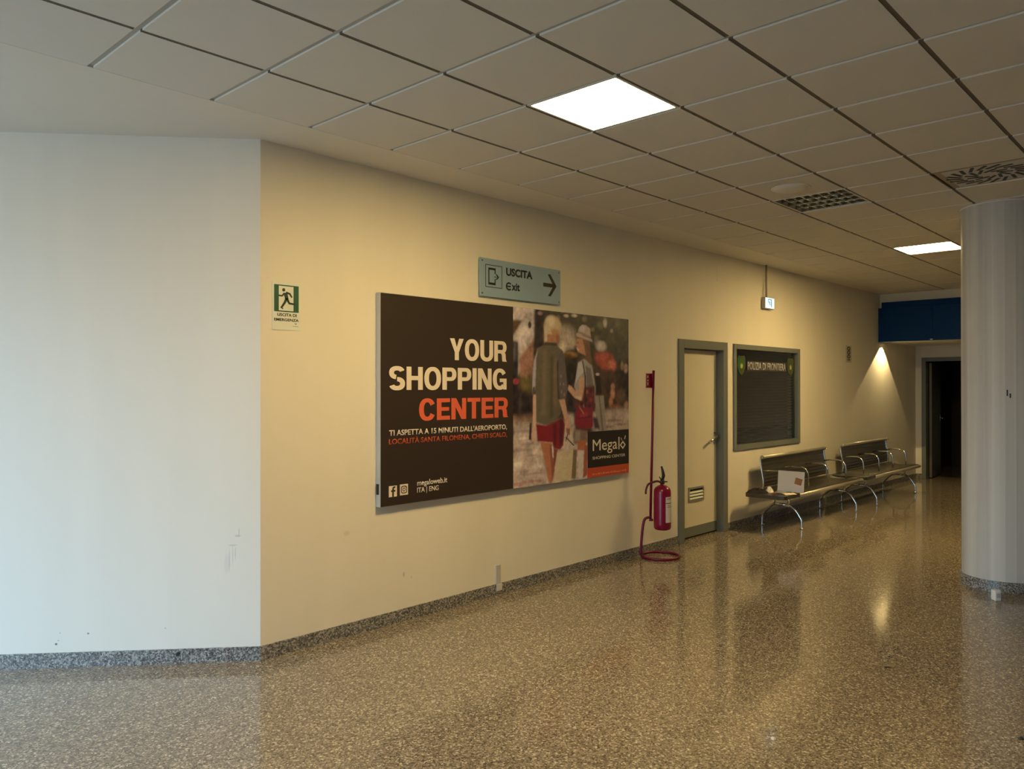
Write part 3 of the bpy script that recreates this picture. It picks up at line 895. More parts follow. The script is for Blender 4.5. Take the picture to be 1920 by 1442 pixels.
# the printed street photo: two women seen from behind, painted as soft shapes into the print
PW, PH = AX1 - 0.004 - SPX, AZ1 - AZ0 - 0.008
SHAPES = [
    ('p',(62,46,32),0,[(-16,1501),(1679,1528),(1675,-34),(-18,-8)]),
    ('p',(188,160,126),8,[(-16,1490),(274,1490),(267,1222),(53,915),(-17,920)]),
    ('p',(205,176,142),20,[(93,1391),(263,1424),(254,1260),(77,1134)]),
    ('p',(150,100,66),8,[(69,1070),(264,1238),(254,917),(85,905)]),
    ('p',(88,58,32),6,[(-8,1380),(122,1384),(2,1257)]),
    ('p',(42,33,28),6,[(-9,1205),(62,1206),(67,836),(-9,836)]),
    ('p',(92,84,70),10,[(7,1195),(33,1196),(33,1048),(7,1047)]),
    ('p',(34,23,24),10,[(263,1484),(405,1488),(374,1177),(254,1075)]),
    ('e',(70,55,40),0.6,[(205,1350),(23,33)]),
    ('p',(98,78,34),14,[(77,921),(246,922),(237,749),(85,750)]),
    ('e',(160,56,56),0.5,[(33,878),(47,28)]),
    ('p',(36,22,22),14,[(-17,836),(254,781),(237,591),(-17,593)]),
    ('p',(74,60,44),10,[(77,782),(108,782),(92,611),(69,612)]),
    ('p',(120,84,56),12,[(-17,593),(237,608),(237,532),(-17,530)]),
    ('p',(178,148,112),14,[(-17,540),(792,536),(791,-29),(-18,-8)]),
    ('e',(158,126,100),0.95,[(124,466),(129,15)]),
    ('e',(158,126,100),0.95,[(172,361),(97,15)]),
    ('e',(158,126,100),0.95,[(76,313),(112,17)]),
    ('e',(158,126,100),0.95,[(220,261),(82,11)]),
    ('e',(158,126,100),0.95,[(139,138),(97,15)]),
    ('e',(158,126,100),0.95,[(253,107),(116,11)]),
    ('e',(196,170,128),0.9,[(60,197),(79,26)]),
    ('e',(196,170,128),0.9,[(302,169),(67,33)]),
    ('e',(196,170,128),0.9,[(108,408),(96,13)]),
    ('e',(158,112,88),0.9,[(44,39),(48,17)]),
    ('e',(158,112,88),0.9,[(123,43),(48,18)]),
    ('e',(158,112,88),0.9,[(220,45),(49,18)]),
    ('e',(158,112,88),0.9,[(318,41),(51,17)]),
    ('e',(158,112,88),0.9,[(76,26),(47,18)]),
    ('p',(52,46,32),20,[(388,1492),(1657,1501),(1656,1111),(1058,1096),(793,1112),(577,1219),(387,1266)]),
    ('p',(62,54,40),30,[(1237,1487),(1657,1489),(1656,935),(1463,983),(1297,1078)]),
    ('e',(184,150,104),0.9,[(684,1457),(40,16)]),
    ('e',(196,164,120),0.9,[(797,1467),(48,18)]),
    ('e',(170,140,96),0.9,[(943,1497),(27,16)]),
    ('e',(120,96,60),0.9,[(1058,1357),(39,24)]),
    ('e',(92,88,48),0.9,[(1176,1399),(52,41)]),
    ('e',(150,110,90),0.9,[(337,1456),(37,20)]),
    ('e',(58,44,40),0.9,[(422,1451),(34,34)]),
    ('e',(130,96,84),0.9,[(630,1493),(29,18)]),
    ('e',(176,156,116),0.9,[(1257,1428),(36,49)]),
    ('e',(60,48,38),0.9,[(1217,1473),(24,24)]),
    ('e',(140,118,84),0.9,[(1359,1360),(29,22)]),
    ('e',(84,74,48),0.9,[(1136,1289),(48,24)]),
    ('e',(74,70,44),0.9,[(1464,1427),(63,49)]),
    ('e',(120,100,66),0.9,[(943,1444),(42,30)]),
    ('e',(120,88,76),0.9,[(577,1433),(32,25)]),
    ('e',(64,58,40),0.9,[(1400,1252),(84,74)]),
    ('e',(70,58,40),0.9,[(1548,1320),(65,74)]),
    ('e',(120,96,76),0.9,[(1117,1252),(39,47)]),
    ('e',(166,138,104),0.9,[(684,1280),(146,114)]),
    ('e',(176,148,106),0.9,[(738,1225),(110,69)]),
    ('e',(200,172,120),0.9,[(630,1175),(72,56)]),
    ('e',(168,112,44),0.8,[(747,1116),(96,34)]),
    ('e',(90,56,30),0.9,[(683,1097),(110,34)]),
    ('p',(22,16,18),12,[(648,1074),(820,1101),(848,928),(765,835),(701,835),(674,972)]),
    ('p',(34,26,28),14,[(683,835),(792,835),(810,581),(701,584)]),
    ('e',(176,152,116),0.7,[(1196,1208),(93,56)]),
    ('p',(166,66,46),12,[(1081,1138),(1256,1161),(1383,1129),(1437,1032),(1420,970),(1236,992),(1136,1038)]),
    ('e',(190,100,64),0.9,[(1358,1043),(84,49)]),
    ('p',(74,48,36),20,[(1136,978),(1473,983),(1473,736),(1135,752)]),
    ('p',(38,26,28),14,[(1441,983),(1656,1111),(1655,734),(1462,736)]),
    ('e',(172,132,96),0.8,[(1591,1010),(43,50)]),
    ('e',(150,110,70),0.8,[(1526,1034),(30,50)]),
    ('p',(62,40,30),14,[(1256,932),(1400,933),(1399,761),(1255,763)]),
    ('e',(178,118,76),0.8,[(1378,774),(42,61)]),
    ('e',(170,104,64),0.8,[(1347,689),(37,61)]),
    ('e',(96,60,40),0.8,[(1462,736),(42,74)]),
    ('e',(120,66,36),0.8,[(1430,651),(85,25)]),
    ('e',(160,110,76),0.8,[(1379,835),(37,37)]),
    ('e',(90,66,44),0.8,[(1526,760),(64,74)]),
    ('e',(150,104,70),0.8,[(1601,660),(43,38)]),
    ('p',(168,138,104),14,[(1057,610),(1655,634),(1655,395),(1056,421)]),
    ('e',(140,110,84),0.9,[(1378,517),(169,15)]),
    ('e',(140,110,84),0.9,[(1504,476),(129,13)]),
    ('e',(140,110,84),0.9,[(1295,459),(124,15)]),
    ('p',(176,150,112),12,[(683,596),(792,593),(809,-31),(682,-19)]),
    ('p',(180,152,116),10,[(791,420),(1018,410),(1017,-14),(791,-29)]),
    ('n',(0,0,0),0,[]),
    ('p',(142,122,92),4,[(1100,754),(1235,753),(1279,417),(1155,422),(1111,585)]),
    ('p',(110,92,66),4,[(1155,749),(1175,749),(1235,425),(1204,426)]),
    ('p',(24,18,20),6,[(1106,930),(1185,931),(1205,763),(1126,764)]),
    ('e',(176,150,130),0.5,[(1140,949),(32,15)]),
    ('p',(108,72,44),4,[(943,1269),(1019,1254),(1042,1119),(1100,883),(1065,823),(984,929),(946,1116)]),
    ('p',(184,122,78),3,[(834,1266),(943,1269),(981,1176),(965,1117),(914,1129),(852,1146),(826,1182),(837,1200),(819,1208),(830,1229)]),
    ('p',(224,186,150),2,[(835,1177),(867,1170),(863,1158),(845,1162)]),
    ('p',(70,38,26),2,[(835,1229),(862,1230),(862,1223),(835,1222)]),
    ('p',(120,74,46),3,[(914,1261),(971,1264),(990,1165),(961,1117),(943,1198)]),
    ('p',(156,136,106),4,[(852,1053),(942,1087),(1058,1025),(1112,823),(1100,680),(942,683),(848,731),(796,835)]),
    ('p',(186,166,138),4,[(856,1049),(914,1063),(942,976),(848,905),(811,858)]),
    ('p',(112,96,78),4,[(961,1023),(1038,1001),(1081,835),(980,835)]),
    ('p',(192,140,96),3,[(863,911),(946,923),(942,759),(904,709),(792,741),(705,810),(719,852),(765,835),(811,798),(866,812)]),
    ('p',(214,172,124),3,[(820,752),(904,742),(896,713),(801,737)]),
    ('p',(96,36,36),5,[(946,835),(1100,847),(1100,609),(851,615),(785,680),(904,707)]),
    ('e',(150,70,40),0.6,[(980,788),(23,21)]),
    ('e',(60,24,28),0.6,[(1038,800),(23,22)]),
    ('e',(40,18,24),0.6,[(970,718),(23,21)]),
    ('e',(134,50,44),0.6,[(1038,717),(23,21)]),
    ('e',(50,20,24),0.6,[(904,684),(22,21)]),
    ('e',(140,90,70),0.6,[(942,660),(22,21)]),
    ('e',(110,40,40),0.6,[(866,661),(23,21)]),
    ('e',(110,40,40),0.6,[(1067,764),(23,21)]),
    ('e',(60,24,30),0.6,[(1018,658),(23,21)]),
    ('p',(52,24,24),2,[(908,1069),(923,1071),(965,929),(964,647),(941,648),(946,929)]),
    ('p',(124,26,36),4,[(814,616),(877,643),(1061,646),(1072,479),(1037,451),(873,457),(799,501)]),
    ('p',(150,44,48),6,[(875,591),(999,600),(999,553),(885,544)]),
    ('p',(80,18,28),3,[(847,557),(1037,569),(1041,557),(851,545)]),
    ('p',(180,110,60),2,[(859,661),(874,661),(941,589),(926,590)]),
    ('p',(116,90,64),5,[(792,461),(987,435),(994,329),(788,326),(779,421)]),
    ('p',(140,116,86),6,[(810,443),(884,440),(875,347),(801,351)]),
    ('p',(64,40,40),5,[(1064,562),(1135,549),(1174,446),(1095,449)]),
    ('p',(168,92,52),4,[(843,349),(970,354),(960,258),(843,265)]),
    ('p',(196,166,130),3,[(843,268),(941,255),(910,19),(865,17)]),
    ('p',(146,74,46),4,[(941,303),(994,306),(982,36),(921,12),(929,122)]),
    ('p',(178,148,112),2,[(819,1307),(867,1321),(943,1292),(1058,1268),(1062,1243),(962,1263),(837,1280)]),
    ('p',(176,146,112),2,[(852,1340),(875,1370),(914,1393),(971,1390),(1027,1364),(1042,1282),(943,1297),(856,1316)]),
    ('p',(196,168,132),4,[(879,1370),(914,1390),(952,1384),(943,1327),(879,1335)]),
    ('p',(140,110,78),2,[(852,1332),(943,1313),(1041,1291),(1041,1280),(943,1297),(856,1316)]),
    ('e',(188,152,98),0.35,[(504,1350),(126,103)]),
    ('e',(214,182,124),0.9,[(473,1393),(69,56)]),
    ('e',(170,120,66),0.9,[(533,1306),(71,33)]),
    ('p',(200,168,112),6,[(387,1354),(456,1380),(490,1271),(425,1212),(387,1215)]),
    ('p',(168,108,66),4,[(431,1284),(563,1290),(577,1205),(425,1206)]),
    ('p',(150,90,60),5,[(542,1301),(595,1287),(577,1196),(551,1217)]),
    ('p',(62,48,36),2,[(401,1216),(556,1215),(556,1188),(397,1189)]),
    ('p',(96,80,52),4,[(290,1158),(387,1191),(559,1189),(633,1153),(597,881),(608,598),(527,524),(441,497),(336,523),(276,547),(273,879),(267,1064)]),
    ('p',(112,92,60),10,[(370,1144),(421,1146),(412,592),(353,594)]),
    ('p',(76,62,36),10,[(472,1103),(507,1104),(506,567),(463,568)]),
    ('p',(118,92,52),12,[(524,1082),(559,1083),(550,678),(515,679)]),
    ('p',(166,146,126),4,[(257,1053),(313,1159),(287,1076),(280,923),(273,819),(237,765),(237,879)]),
    ('p',(84,64,50),3,[(244,835),(273,835),(253,748),(231,770)]),
    ('p',(92,76,60),4,[(563,1105),(637,1153),(669,1063),(705,812),(672,719),(573,725),(566,880)]),
    ('p',(56,42,34),4,[(556,1049),(577,1072),(576,858),(597,722),(569,728)]),
    ('e',(128,104,84),0.7,[(612,926),(12,18)]),
    ('e',(128,104,84),0.7,[(647,858),(13,18)]),
    ('e',(128,104,84),0.7,[(620,790),(13,18)]),
    ('e',(128,104,84),0.7,[(656,767),(13,18)]),
    ('e',(128,104,84),0.7,[(603,858),(12,18)]),
    ('p',(194,146,102),3,[(247,770),(286,770),(286,375),(233,378),(243,607)]),
    ('p',(54,24,26),2,[(204,533),(230,534),(224,389),(191,395)]),
    ('p',(122,20,26),4,[(283,521),(423,503),(629,563),(668,505),(643,325),(597,287),(513,303),(499,355),(302,374)]),
    ('p',(90,12,24),6,[(506,511),(558,521),(540,319),(513,332)]),
    ('p',(70,14,28),6,[(593,553),(647,540),(628,337),(593,316)]),
    ('p',(170,102,60),4,[(332,373),(485,351),(499,232),(526,107),(481,2),(443,16),(389,217)]),
    ('p',(134,70,42),5,[(454,346),(492,333),(505,209),(523,107),(488,10),(478,144)]),
    ('p',(128,60,38),4,[(509,308),(568,293),(533,163),(509,97),(505,209)]),
    ('p',(220,190,150),2,[(488,333),(506,310),(512,220),(499,232)]),
    ('p',(188,158,106),3,[(561,273),(784,280),(783,18),(512,12),(540,151)]),
    ('p',(112,86,52),3,[(784,280),(836,274),(818,21),(754,18)]),
    ('p',(190,138,92),3,[(585,720),(665,727),(704,584),(748,503),(740,409),(693,420),(665,540)]),
    ('p',(130,80,48),3,[(682,471),(737,469),(733,407),(693,418)]),
    ('p',(50,34,28),1.5,[(671,392),(686,393),(799,314),(784,310)]),
    ('p',(60,40,30),1.5,[(700,418),(711,417),(682,357),(671,357)]),
]
LIT = np.array([0.73, 0.52, 0.216])
SS = 0.004
nx, nz = int(PW / SS), int(PH / SS)
gx, gz = np.meshgrid((np.arange(nx) + 0.5) * PW / nx * 1000, (np.arange(nz) + 0.5) * PH / nz * 1000 + 4, indexing='xy')
img = np.zeros((nz, nx, 3))


def soften(mk, mm):
    r = int(round(mm / (SS * 1000)))
    for _ in range(2 if r else 0):
        for ax in (0, 1):
            p = np.pad(mk, [(r, r) if a == ax else (0, 0) for a in (0, 1)], mode='edge')
            cs = np.cumsum(p, axis=ax)
            n = mk.shape[ax]
            z0 = np.zeros_like(np.take(cs, [0], axis=ax))
            cs = np.concatenate([z0, cs], axis=ax)
            mk = (np.take(cs, range(2 * r + 1, 2 * r + 1 + n), axis=ax) - np.take(cs, range(0, n), axis=ax)) / (2 * r + 1)
    return mk


rg = np.random.default_rng(5)


def grain(radii):
    g_ = sum(w_ * (lambda q_: (q_ - q_.mean()) / q_.std())(soften(rg.standard_normal(gx.shape), r_)) for r_, w_ in radii)
    return g_[..., None]


for kind, col, blur, pts in SHAPES:
    if kind == 'n':                              # leaves, cobbles and passers-by out of focus behind the two women
        img = img * np.clip(1 + 0.14 * grain([(10, 0.6), (28, 0.8)]), 0.45, 1.8) + np.array([0.02, 0.012, 0.01]) * grain([(18, 0.6)])
        continue
    col = np.array(lin(col)) / LIT * np.array([0.86, 0.80, 0.66])
    if kind == 'p':
        ins = np.zeros(gx.shape, bool)
        for (x1, z1), (x2, z2) in zip(pts, pts[1:] + pts[:1]):
            if z1 == z2:
                continue
            cross = ((z1 > gz) != (z2 > gz)) & (gx < (x2 - x1) * (gz - z1) / (z2 - z1) + x1)
            ins ^= cross
        mk = soften(ins.astype(float), blur * 1.3)
    else:
        (cx_, cz_), (rx_, rz_) = pts
        d = np.sqrt(((gx - cx_) / max(rx_, 1)) ** 2 + ((gz - cz_) / max(rz_, 1)) ** 2)
        mk = np.clip((1 + blur * 0.3 - d) / max(blur, 0.05), 0, 1)
        mk = mk * mk * (3 - 2 * mk)
    img = img * (1 - mk[..., None]) + col * mk[..., None]
img = img * np.clip(1 + 0.05 * grain([(5, 0.7), (14, 0.7)]), 0.6, 1.5)
img = np.clip(img, 0.003, 0.85)
me = bpy.data.meshes.new('photo_print')
vx = np.linspace(SPX, SPX + PW, nx)
vz = np.linspace(AZ0 + 0.004, AZ1 - 0.004, nz)
VX, VZ = np.meshgrid(vx, vz, indexing='xy')
verts = np.stack([VX.ravel(), np.full(VX.size, AY - 0.001), VZ.ravel()], 1)
ids = np.arange(nx * nz).reshape(nz, nx)
quads = np.stack([ids[:-1, :-1].ravel(), ids[:-1, 1:].ravel(), ids[1:, 1:].ravel(), ids[1:, :-1].ravel()], 1)
me.vertices.add(len(verts))
me.vertices.foreach_set('co', verts.ravel())
me.loops.add(quads.size)
me.loops.foreach_set('vertex_index', quads.ravel().astype(np.int32))
me.polygons.add(len(quads))
me.polygons.foreach_set('loop_start', np.arange(0, quads.size, 4, dtype=np.int32))
me.update(calc_edges=True)
at = me.color_attributes.new('print', 'FLOAT_COLOR', 'POINT')
at.data.foreach_set('color', np.concatenate([img.reshape(-1, 3), np.ones((nx * nz, 1))], 1).ravel().astype(np.float32))
m_print = mat('photo_print', (0.5, 0.5, 0.5), rough=0.45)
an = m_print.node_tree.nodes.new('ShaderNodeAttribute')
an.attribute_name = 'print'
m_print.node_tree.links.new(an.outputs['Color'], m_print.node_tree.nodes['Principled BSDF'].inputs['Base Color'])
me.materials.append(m_print)
po = bpy.data.objects.new('photo_print', me)
COL.objects.link(po)
place(po, t)
po['label'] = 'printed street photo of two women walking away with shopping bags'
part(MB().box(4.319, AX1 - 0.004, ty - 0.0010, ty, 0.937, 1.267), 'logo_panel', m_logo, t)
part(MB().box(4.315, AX1 - 0.004, ty - 0.0010, ty, AZ0 + 0.004, 0.936), 'orange_strip', m_orange2, t)
ly = ty - 0.0011
text('logo_lettering', 'Mega', 4.394, 4.776, 1.055, 1.192, ly, m_cream, t, bold=0.0)
q = MB()
q.prism([(4.797, 1.082), (4.812, 1.082), (4.812, 1.20), (4.797, 1.20)], ly - 0.001, ly, 'xz')
ring(q, [(4.820, 1.120), (4.869, 1.160), (4.914, 1.120), (4.869, 1.080)], [(4.838, 1.120), (4.869, 1.142), (4.896, 1.120), (4.869, 1.098)], ly - 0.001, ly)
q.prism([(4.893, 1.178), (4.903, 1.172), (4.916, 1.206), (4.908, 1.210)], ly - 0.001, ly, 'xz')
q.prism([(4.846, 1.168), (4.858, 1.160), (4.840, 1.190), (4.832, 1.190)], ly - 0.001, ly, 'xz')
part(q, 'logo_lettering', m_cream, t)
text('logo_subtitle', 'SHOPPING CENTER', 4.391, 4.908, 1.010, 1.036, ly, m_cream, t, bold=0.0)
q = MB()
random.seed(11)
x = 4.386
while x < 4.925:                                # a line of print too small to read
    ww = random.uniform(0.006, 0.016)
    hh = random.uniform(0.010, 0.020)
    q.box(x, x + ww, ly - 0.001, ly, 0.867, 0.867 + hh)
    x += ww + random.choice((0.003, 0.004, 0.012))
part(q, 'small_print', m_salmon, t)

# ------------------------------------------------------------------ exit sign USCITA / Exit
t = thing('exit_sign', 'pale blue USCITA Exit direction sign with black arrow above the advertising board', 'exit sign', (3.47, 0, 2.39))
EYS = -0.030
part(MB().box(2.972, 3.961, EYS, -0.019, 2.396, 2.698, 0.0015), 'plate', m_plate, t)
for xx in (2.995, 3.938):
    for zz in (2.418, 2.676):
        s = MB()
        s.tube([(xx, 0.0, zz), (xx, EYS - 0.004, zz)], 0.007, 12)
        part(s, 'standoff', mat('standoff_metal', (0.25, 0.22, 0.14), rough=0.3, metal=1.0) if 'standoff_metal' not in bpy.data.materials else bpy.data.materials['standoff_metal'], t)
yb_ = EYS - 0.0002
q = MB()
x0, x1, z0, z1 = 3.031, 3.221, 2.470, 2.650
for bx in ((x0, x1, z0, z0 + 0.005), (x0, x1, z1 - 0.005, z1), (x0, x0 + 0.005, z0, z1), (x1 - 0.005, x1, z0, z1)):
    q.box(bx[0], bx[1], yb_ - 0.001, yb_, bx[2], bx[3])
x0, x1, z0, z1 = 3.064, 3.145, 2.491, 2.626
for bx in ((x0, x1, z0, z0 + 0.018), (x0, x1, z1 - 0.016, z1), (x0, x0 + 0.010, z0, z1), (x1 - 0.010, x1, z0, 2.54), (x1 - 0.010, x1, 2.58, z1)):
    q.box(bx[0], bx[1], yb_ - 0.001, yb_, bx[2], bx[3])
q.prism([(3.150, 2.578), (3.156, 2.584), (3.182, 2.562), (3.182, 2.552), (3.156, 2.534), (3.150, 2.540), (3.166, 2.557)], yb_ - 0.001, yb_, 'xz')
q.box(3.128, 3.16, yb_ - 0.001, yb_, 2.555, 2.560)
part(q, 'door_pictogram', m_ink, t)
text('lettering', 'USCITA', 3.268, 3.590, 2.582, 2.648, yb_, m_ink, t, bold=0.04)
text('lettering', 'xit', 3.334, 3.432, 2.467, 2.530, yb_, m_ink, t, bold=0.03)
q = MB()
ea = [(3.302 + 0.024 * math.cos(math.radians(a)), 2.497 + 0.021 * math.sin(math.radians(a))) for a in range(42, 320, 12)]
limb_e = [(3.302 + 0.036 * math.cos(math.radians(a)), 2.497 + 0.034 * math.sin(math.radians(a))) for a in range(42, 320, 12)]
for k in range(len(ea) - 1):
    q.prism([limb_e[k], limb_e[k + 1], ea[k + 1], ea[k]], yb_ - 0.001, yb_, 'xz')
q.box(3.272, 3.324, yb_ - 0.0012, yb_, 2.491, 2.503)
part(q, 'lettering', m_ink, t)
q = MB()
q.box(3.730, 3.875, yb_ - 0.001, yb_, 2.537, 2.570)
q.prism([(3.790, 2.646), (3.822, 2.650), (3.906, 2.553), (3.866, 2.553)], yb_ - 0.001, yb_, 'xz')
q.prism([(3.793, 2.462), (3.826, 2.458), (3.906, 2.553), (3.866, 2.553)], yb_ - 0.001, yb_, 'xz')
part(q, 'arrow', m_ink, t)

# ------------------------------------------------------------------ green evacuation sign
t = thing('evacuation_sign', 'white sheet sign with green running man pictogram beside the wall corner', 'safety sign', (1.288, 0, 2.035))
part(MB().box(1.187, 1.388, -0.004, 0, 2.036, 2.336), 'plate', m_signwhite, t)
y2 = -0.0042
q = MB()
q.box(1.200, 1.232, y2 - 0.0008, y2, 2.150, 2.319).box(1.336, 1.373, y2 - 0.0008, y2, 2.150, 2.319)
q.box(1.232, 1.336, y2 - 0.0008, y2, 2.312, 2.319).box(1.232, 1.336, y2 - 0.0008, y2, 2.150, 2.157)
part(q, 'door_panel', m_green, t)


def limb(mb, pts, w0, w1, y0, y1):
    n = len(pts)
    L, Rr = [], []
    for k, (x, z) in enumerate(pts):
        a, b = pts[max(k - 1, 0)], pts[min(k + 1, n - 1)]
        d = Vector((b[0] - a[0], b[1] - a[1])).normalized()
        ww = w0 + (w1 - w0) * k / (n - 1)
        L.append((x - d.y * ww, z + d.x * ww))
        Rr.append((x + d.y * ww, z - d.x * ww))
    for k in range(n - 1):
        mb.prism([L[k], L[k + 1], Rr[k + 1], Rr[k]], y0, y1, 'xz')


def running_man(mb, cx, cz, s, y0, y1):
    P_ = lambda x, z: (cx + s * x, cz + s * z)
    mb.prism([P_(-0.17 + 0.11 * math.cos(a), 0.62 + 0.11 * math.sin(a)) for a in [2 * math.pi * k / 16 for k in range(16)]], y0, y1, 'xz')
    limb(mb, [P_(-0.05, 0.42), P_(0.05, 0.12), P_(0.10, -0.02)], 0.14 * s, 0.10 * s, y0, y1)
    limb(mb, [P_(-0.12, 0.40), P_(-0.30, 0.20), P_(-0.60, 0.22)], 0.06 * s, 0.05 * s, y0, y1)
    limb(mb, [P_(0.0, 0.45), P_(0.30, 0.38), P_(0.46, 0.14)], 0.07 * s, 0.05 * s, y0, y1)
    limb(mb, [P_(0.06, 0.05), P_(0.26, -0.28), P_(0.72, -0.32)], 0.09 * s, 0.06 * s, y0, y1)
    limb(mb, [P_(0.04, 0.05), P_(-0.10, -0.25), P_(-0.36, -0.62), P_(-0.22, -0.66)], 0.09 * s, 0.055 * s, y0, y1)


q = MB()
running_man(q, 1.282, 2.231, 0.092, y2 - 0.0018, y2 - 0.0002)
part(q, 'running_man', mat('sign_dark_green', (0.0, 0.03, 0.018), rough=0.45), t)
text('lettering', 'USCITA DI', 1.222, 1.358, 2.122, 2.141, y2, m_ink, t, bold=0.02)
text('lettering', 'EMERGENZA', 1.200, 1.373, 2.091, 2.109, y2, m_ink, t, bold=0.02)
q = MB()
q.prism([(1.340, 2.082), (1.362, 2.082), (1.353, 2.072)], y2 - 0.0005, y2, 'xz').box(1.330, 1.370, y2 - 0.0005, y2, 2.060, 2.063)
part(q, 'maker_mark', mat('sign_grey', (0.30, 0.30, 0.24), rough=0.6), t)

# ------------------------------------------------------------------ small wall things
t = thing('cable_cover', 'short pale cable cover clipped to wall and skirting below the advertising board', 'cable cover', (3.2, 0, 0.04))
part(MB().box(3.172, 3.228, -0.008, 0, 0.088, 0.238, 0.002), 'strip', mat('cover_grey', (0.50, 0.50, 0.52), rough=0.5), t)
part(MB().box(3.170, 3.232, -0.020, -0.012, 0.032, 0.088, 0.003), 'end_cap', mat('cover_white', (0.62, 0.62, 0.63), rough=0.5), t)
o = MB().box(6.802, 6.978, -0.007, 0, 2.885, 3.075, 0.002).build('blank_cover_plate', mat('cover_paint', (0.78, 0.76, 0.70), rough=0.5))
tag(o, 'blank plate in wall colour high on the wall above the door', 'cover plate')
t = thing('notice', 'small grey notice with dark symbols on the wall past the office window', 'notice', (10.88, 0, 2.04))
part(MB().box(10.768, 10.985, -0.004, 0, 2.045, 2.300), 'plate', mat('notice_grey', (0.50, 0.49, 0.45), rough=0.5), t)
q = MB()
for z in (2.255, 2.195, 2.135):
    ring(q, [(10.872 + 0.066 * math.cos(a), z + 0.032 * math.sin(a)) for a in [2 * math.pi * k / 16 for k in range(16)]],
         [(10.872 + 0.028 * math.cos(a), z + 0.013 * math.sin(a)) for a in [2 * math.pi * k / 16 for k in range(16)]], -0.0052, -0.0042)
q.box(10.82, 10.93, -0.0052, -0.0042, 2.077, 2.095)
part(q, 'symbols', mat('notice_ink', (0.06, 0.055, 0.05), rough=0.5), t)

t = thing('emergency_exit_light', 'small illuminated exit box hanging on a rod from the ceiling by the wall', 'exit light', (8.0, -0.04, 2.66))
q = MB()
q.tube([(7.985, -0.04, 2.79), (7.985, -0.04, H)], 0.012, 10)
part(q, 'rod', mat('rod_brown', (0.34, 0.29, 0.21), rough=0.5), t)
part(MB().box(7.915, 8.172, -0.058, -0.014, 2.655, 2.795, 0.004), 'housing', mat('housing_grey', (0.42, 0.42, 0.40), rough=0.5), t)
part(MB().box(7.922, 8.166, -0.0605, -0.0585, 2.662, 2.790), 'lit_face', mat('exit_face', (0.7, 0.8, 0.85), emit=(0.55, 0.85, 1.0), estr=0.95), t)
q = MB()
x0, x1, z0, z1 = 7.985, 8.095, 2.678, 2.776
for bx in ((x1 - 0.02, x1, z0, z1), (x0 + 0.02, x1, z1 - 0.010, z1), (x0, x0 + 0.012, z0 + 0.05, z1)):
    q.box(bx[0], bx[1], -0.0622, -0.0608, bx[2], bx[3])
running_man(q, 8.03, 2.722, 0.05, -0.0622, -0.0608)
part(q, 'pictogram', mat('exit_pictogram', (0.02, 0.12, 0.22), emit=(0.08, 0.35, 0.6), estr=0.35), t)

# ------------------------------------------------------------------ fire extinguisher on its red stand
RC = Vector((5.285, -0.205, 0))
lft = Vector((-0.684, 0.730, 0))
ST = thing('extinguisher_stand', 'red tube floor stand with ring foot and small red sign on a tall pole', 'stand', (RC.x, RC.y, 0))
path = []
a0 = math.atan2(lft.y, lft.x)
RR = 0.185
for k in range(37):
    a = a0 + math.radians(338) * (1 - k / 36) + math.radians(0)
    path.append((RC.x + RR * math.cos(a), RC.y + RR * math.sin(a), 0.014))
base_l = RC + lft * RR
up = RC + lft * 0.097
ctrl = [path[-1], tuple(base_l + Vector((0, 0, 0.06)) + lft * 0.006), tuple(base_l - lft * 0.002 + Vector((0, 0, 0.20))), tuple(base_l - lft * 0.015 + Vector((0, 0, 0.31))),
        tuple(base_l - lft * 0.035 + Vector((0, 0, 0.375))), tuple(up + Vector((0, 0, 0.395)))]
q = MB()
q.tube(path + [tuple(p) for p in smooth_path(ctrl, 6)[1:]], 0.0135, 10)
part(q, 'ring_foot', m_redtube, ST)
q = MB()
top = up - lft * 0.034
q.tube([tuple(up + Vector((0, 0, 0.375))), tuple(up * 0.5 + top * 0.5 + Vector((0, 0, 1.1))), (top.x, top.y, 1.838)], 0.0125, 10)
part(q, 'pole', m_redtube, ST)
q = MB()
q.tube([tuple(up + lft * 0.012 + Vector((0, 0, 0.365))), tuple(up - lft * 0.026 + Vector((0, 0, 0.365)))], 0.012, 8)
part(q, 'bottom_bracket', m_redtube, ST)
sx0, sz0 = top.x - 0.118, 1.662
sy = top.y + 0.016
sg = part(MB().box(sx0, sx0 + 0.135, sy, sy + 0.004, sz0, sz0 + 0.150), 'sign', mat('sign_border', (0.66, 0.50, 0.50), rough=0.5), ST, 'small red extinguisher sign')
place(MB().box(sx0 + 0.010, sx0 + 0.112, sy - 0.0012, sy - 0.0002, sz0 + 0.006, sz0 + 0.144).build('sign_face', m_red), sg)
q = MB()
q.box(sx0 + 0.028, sx0 + 0.042, sy - 0.0026, sy - 0.0014, sz0 + 0.03, sz0 + 0.06).box(sx0 + 0.028, sx0 + 0.044, sy - 0.0026, sy - 0.0014, sz0 + 0.07, sz0 + 0.085)
q.box(sx0 + 0.028, sx0 + 0.042, sy - 0.0026, sy - 0.0014, sz0 + 0.10, sz0 + 0.125)
place(q.build('sign_pictogram', m_label), sg)

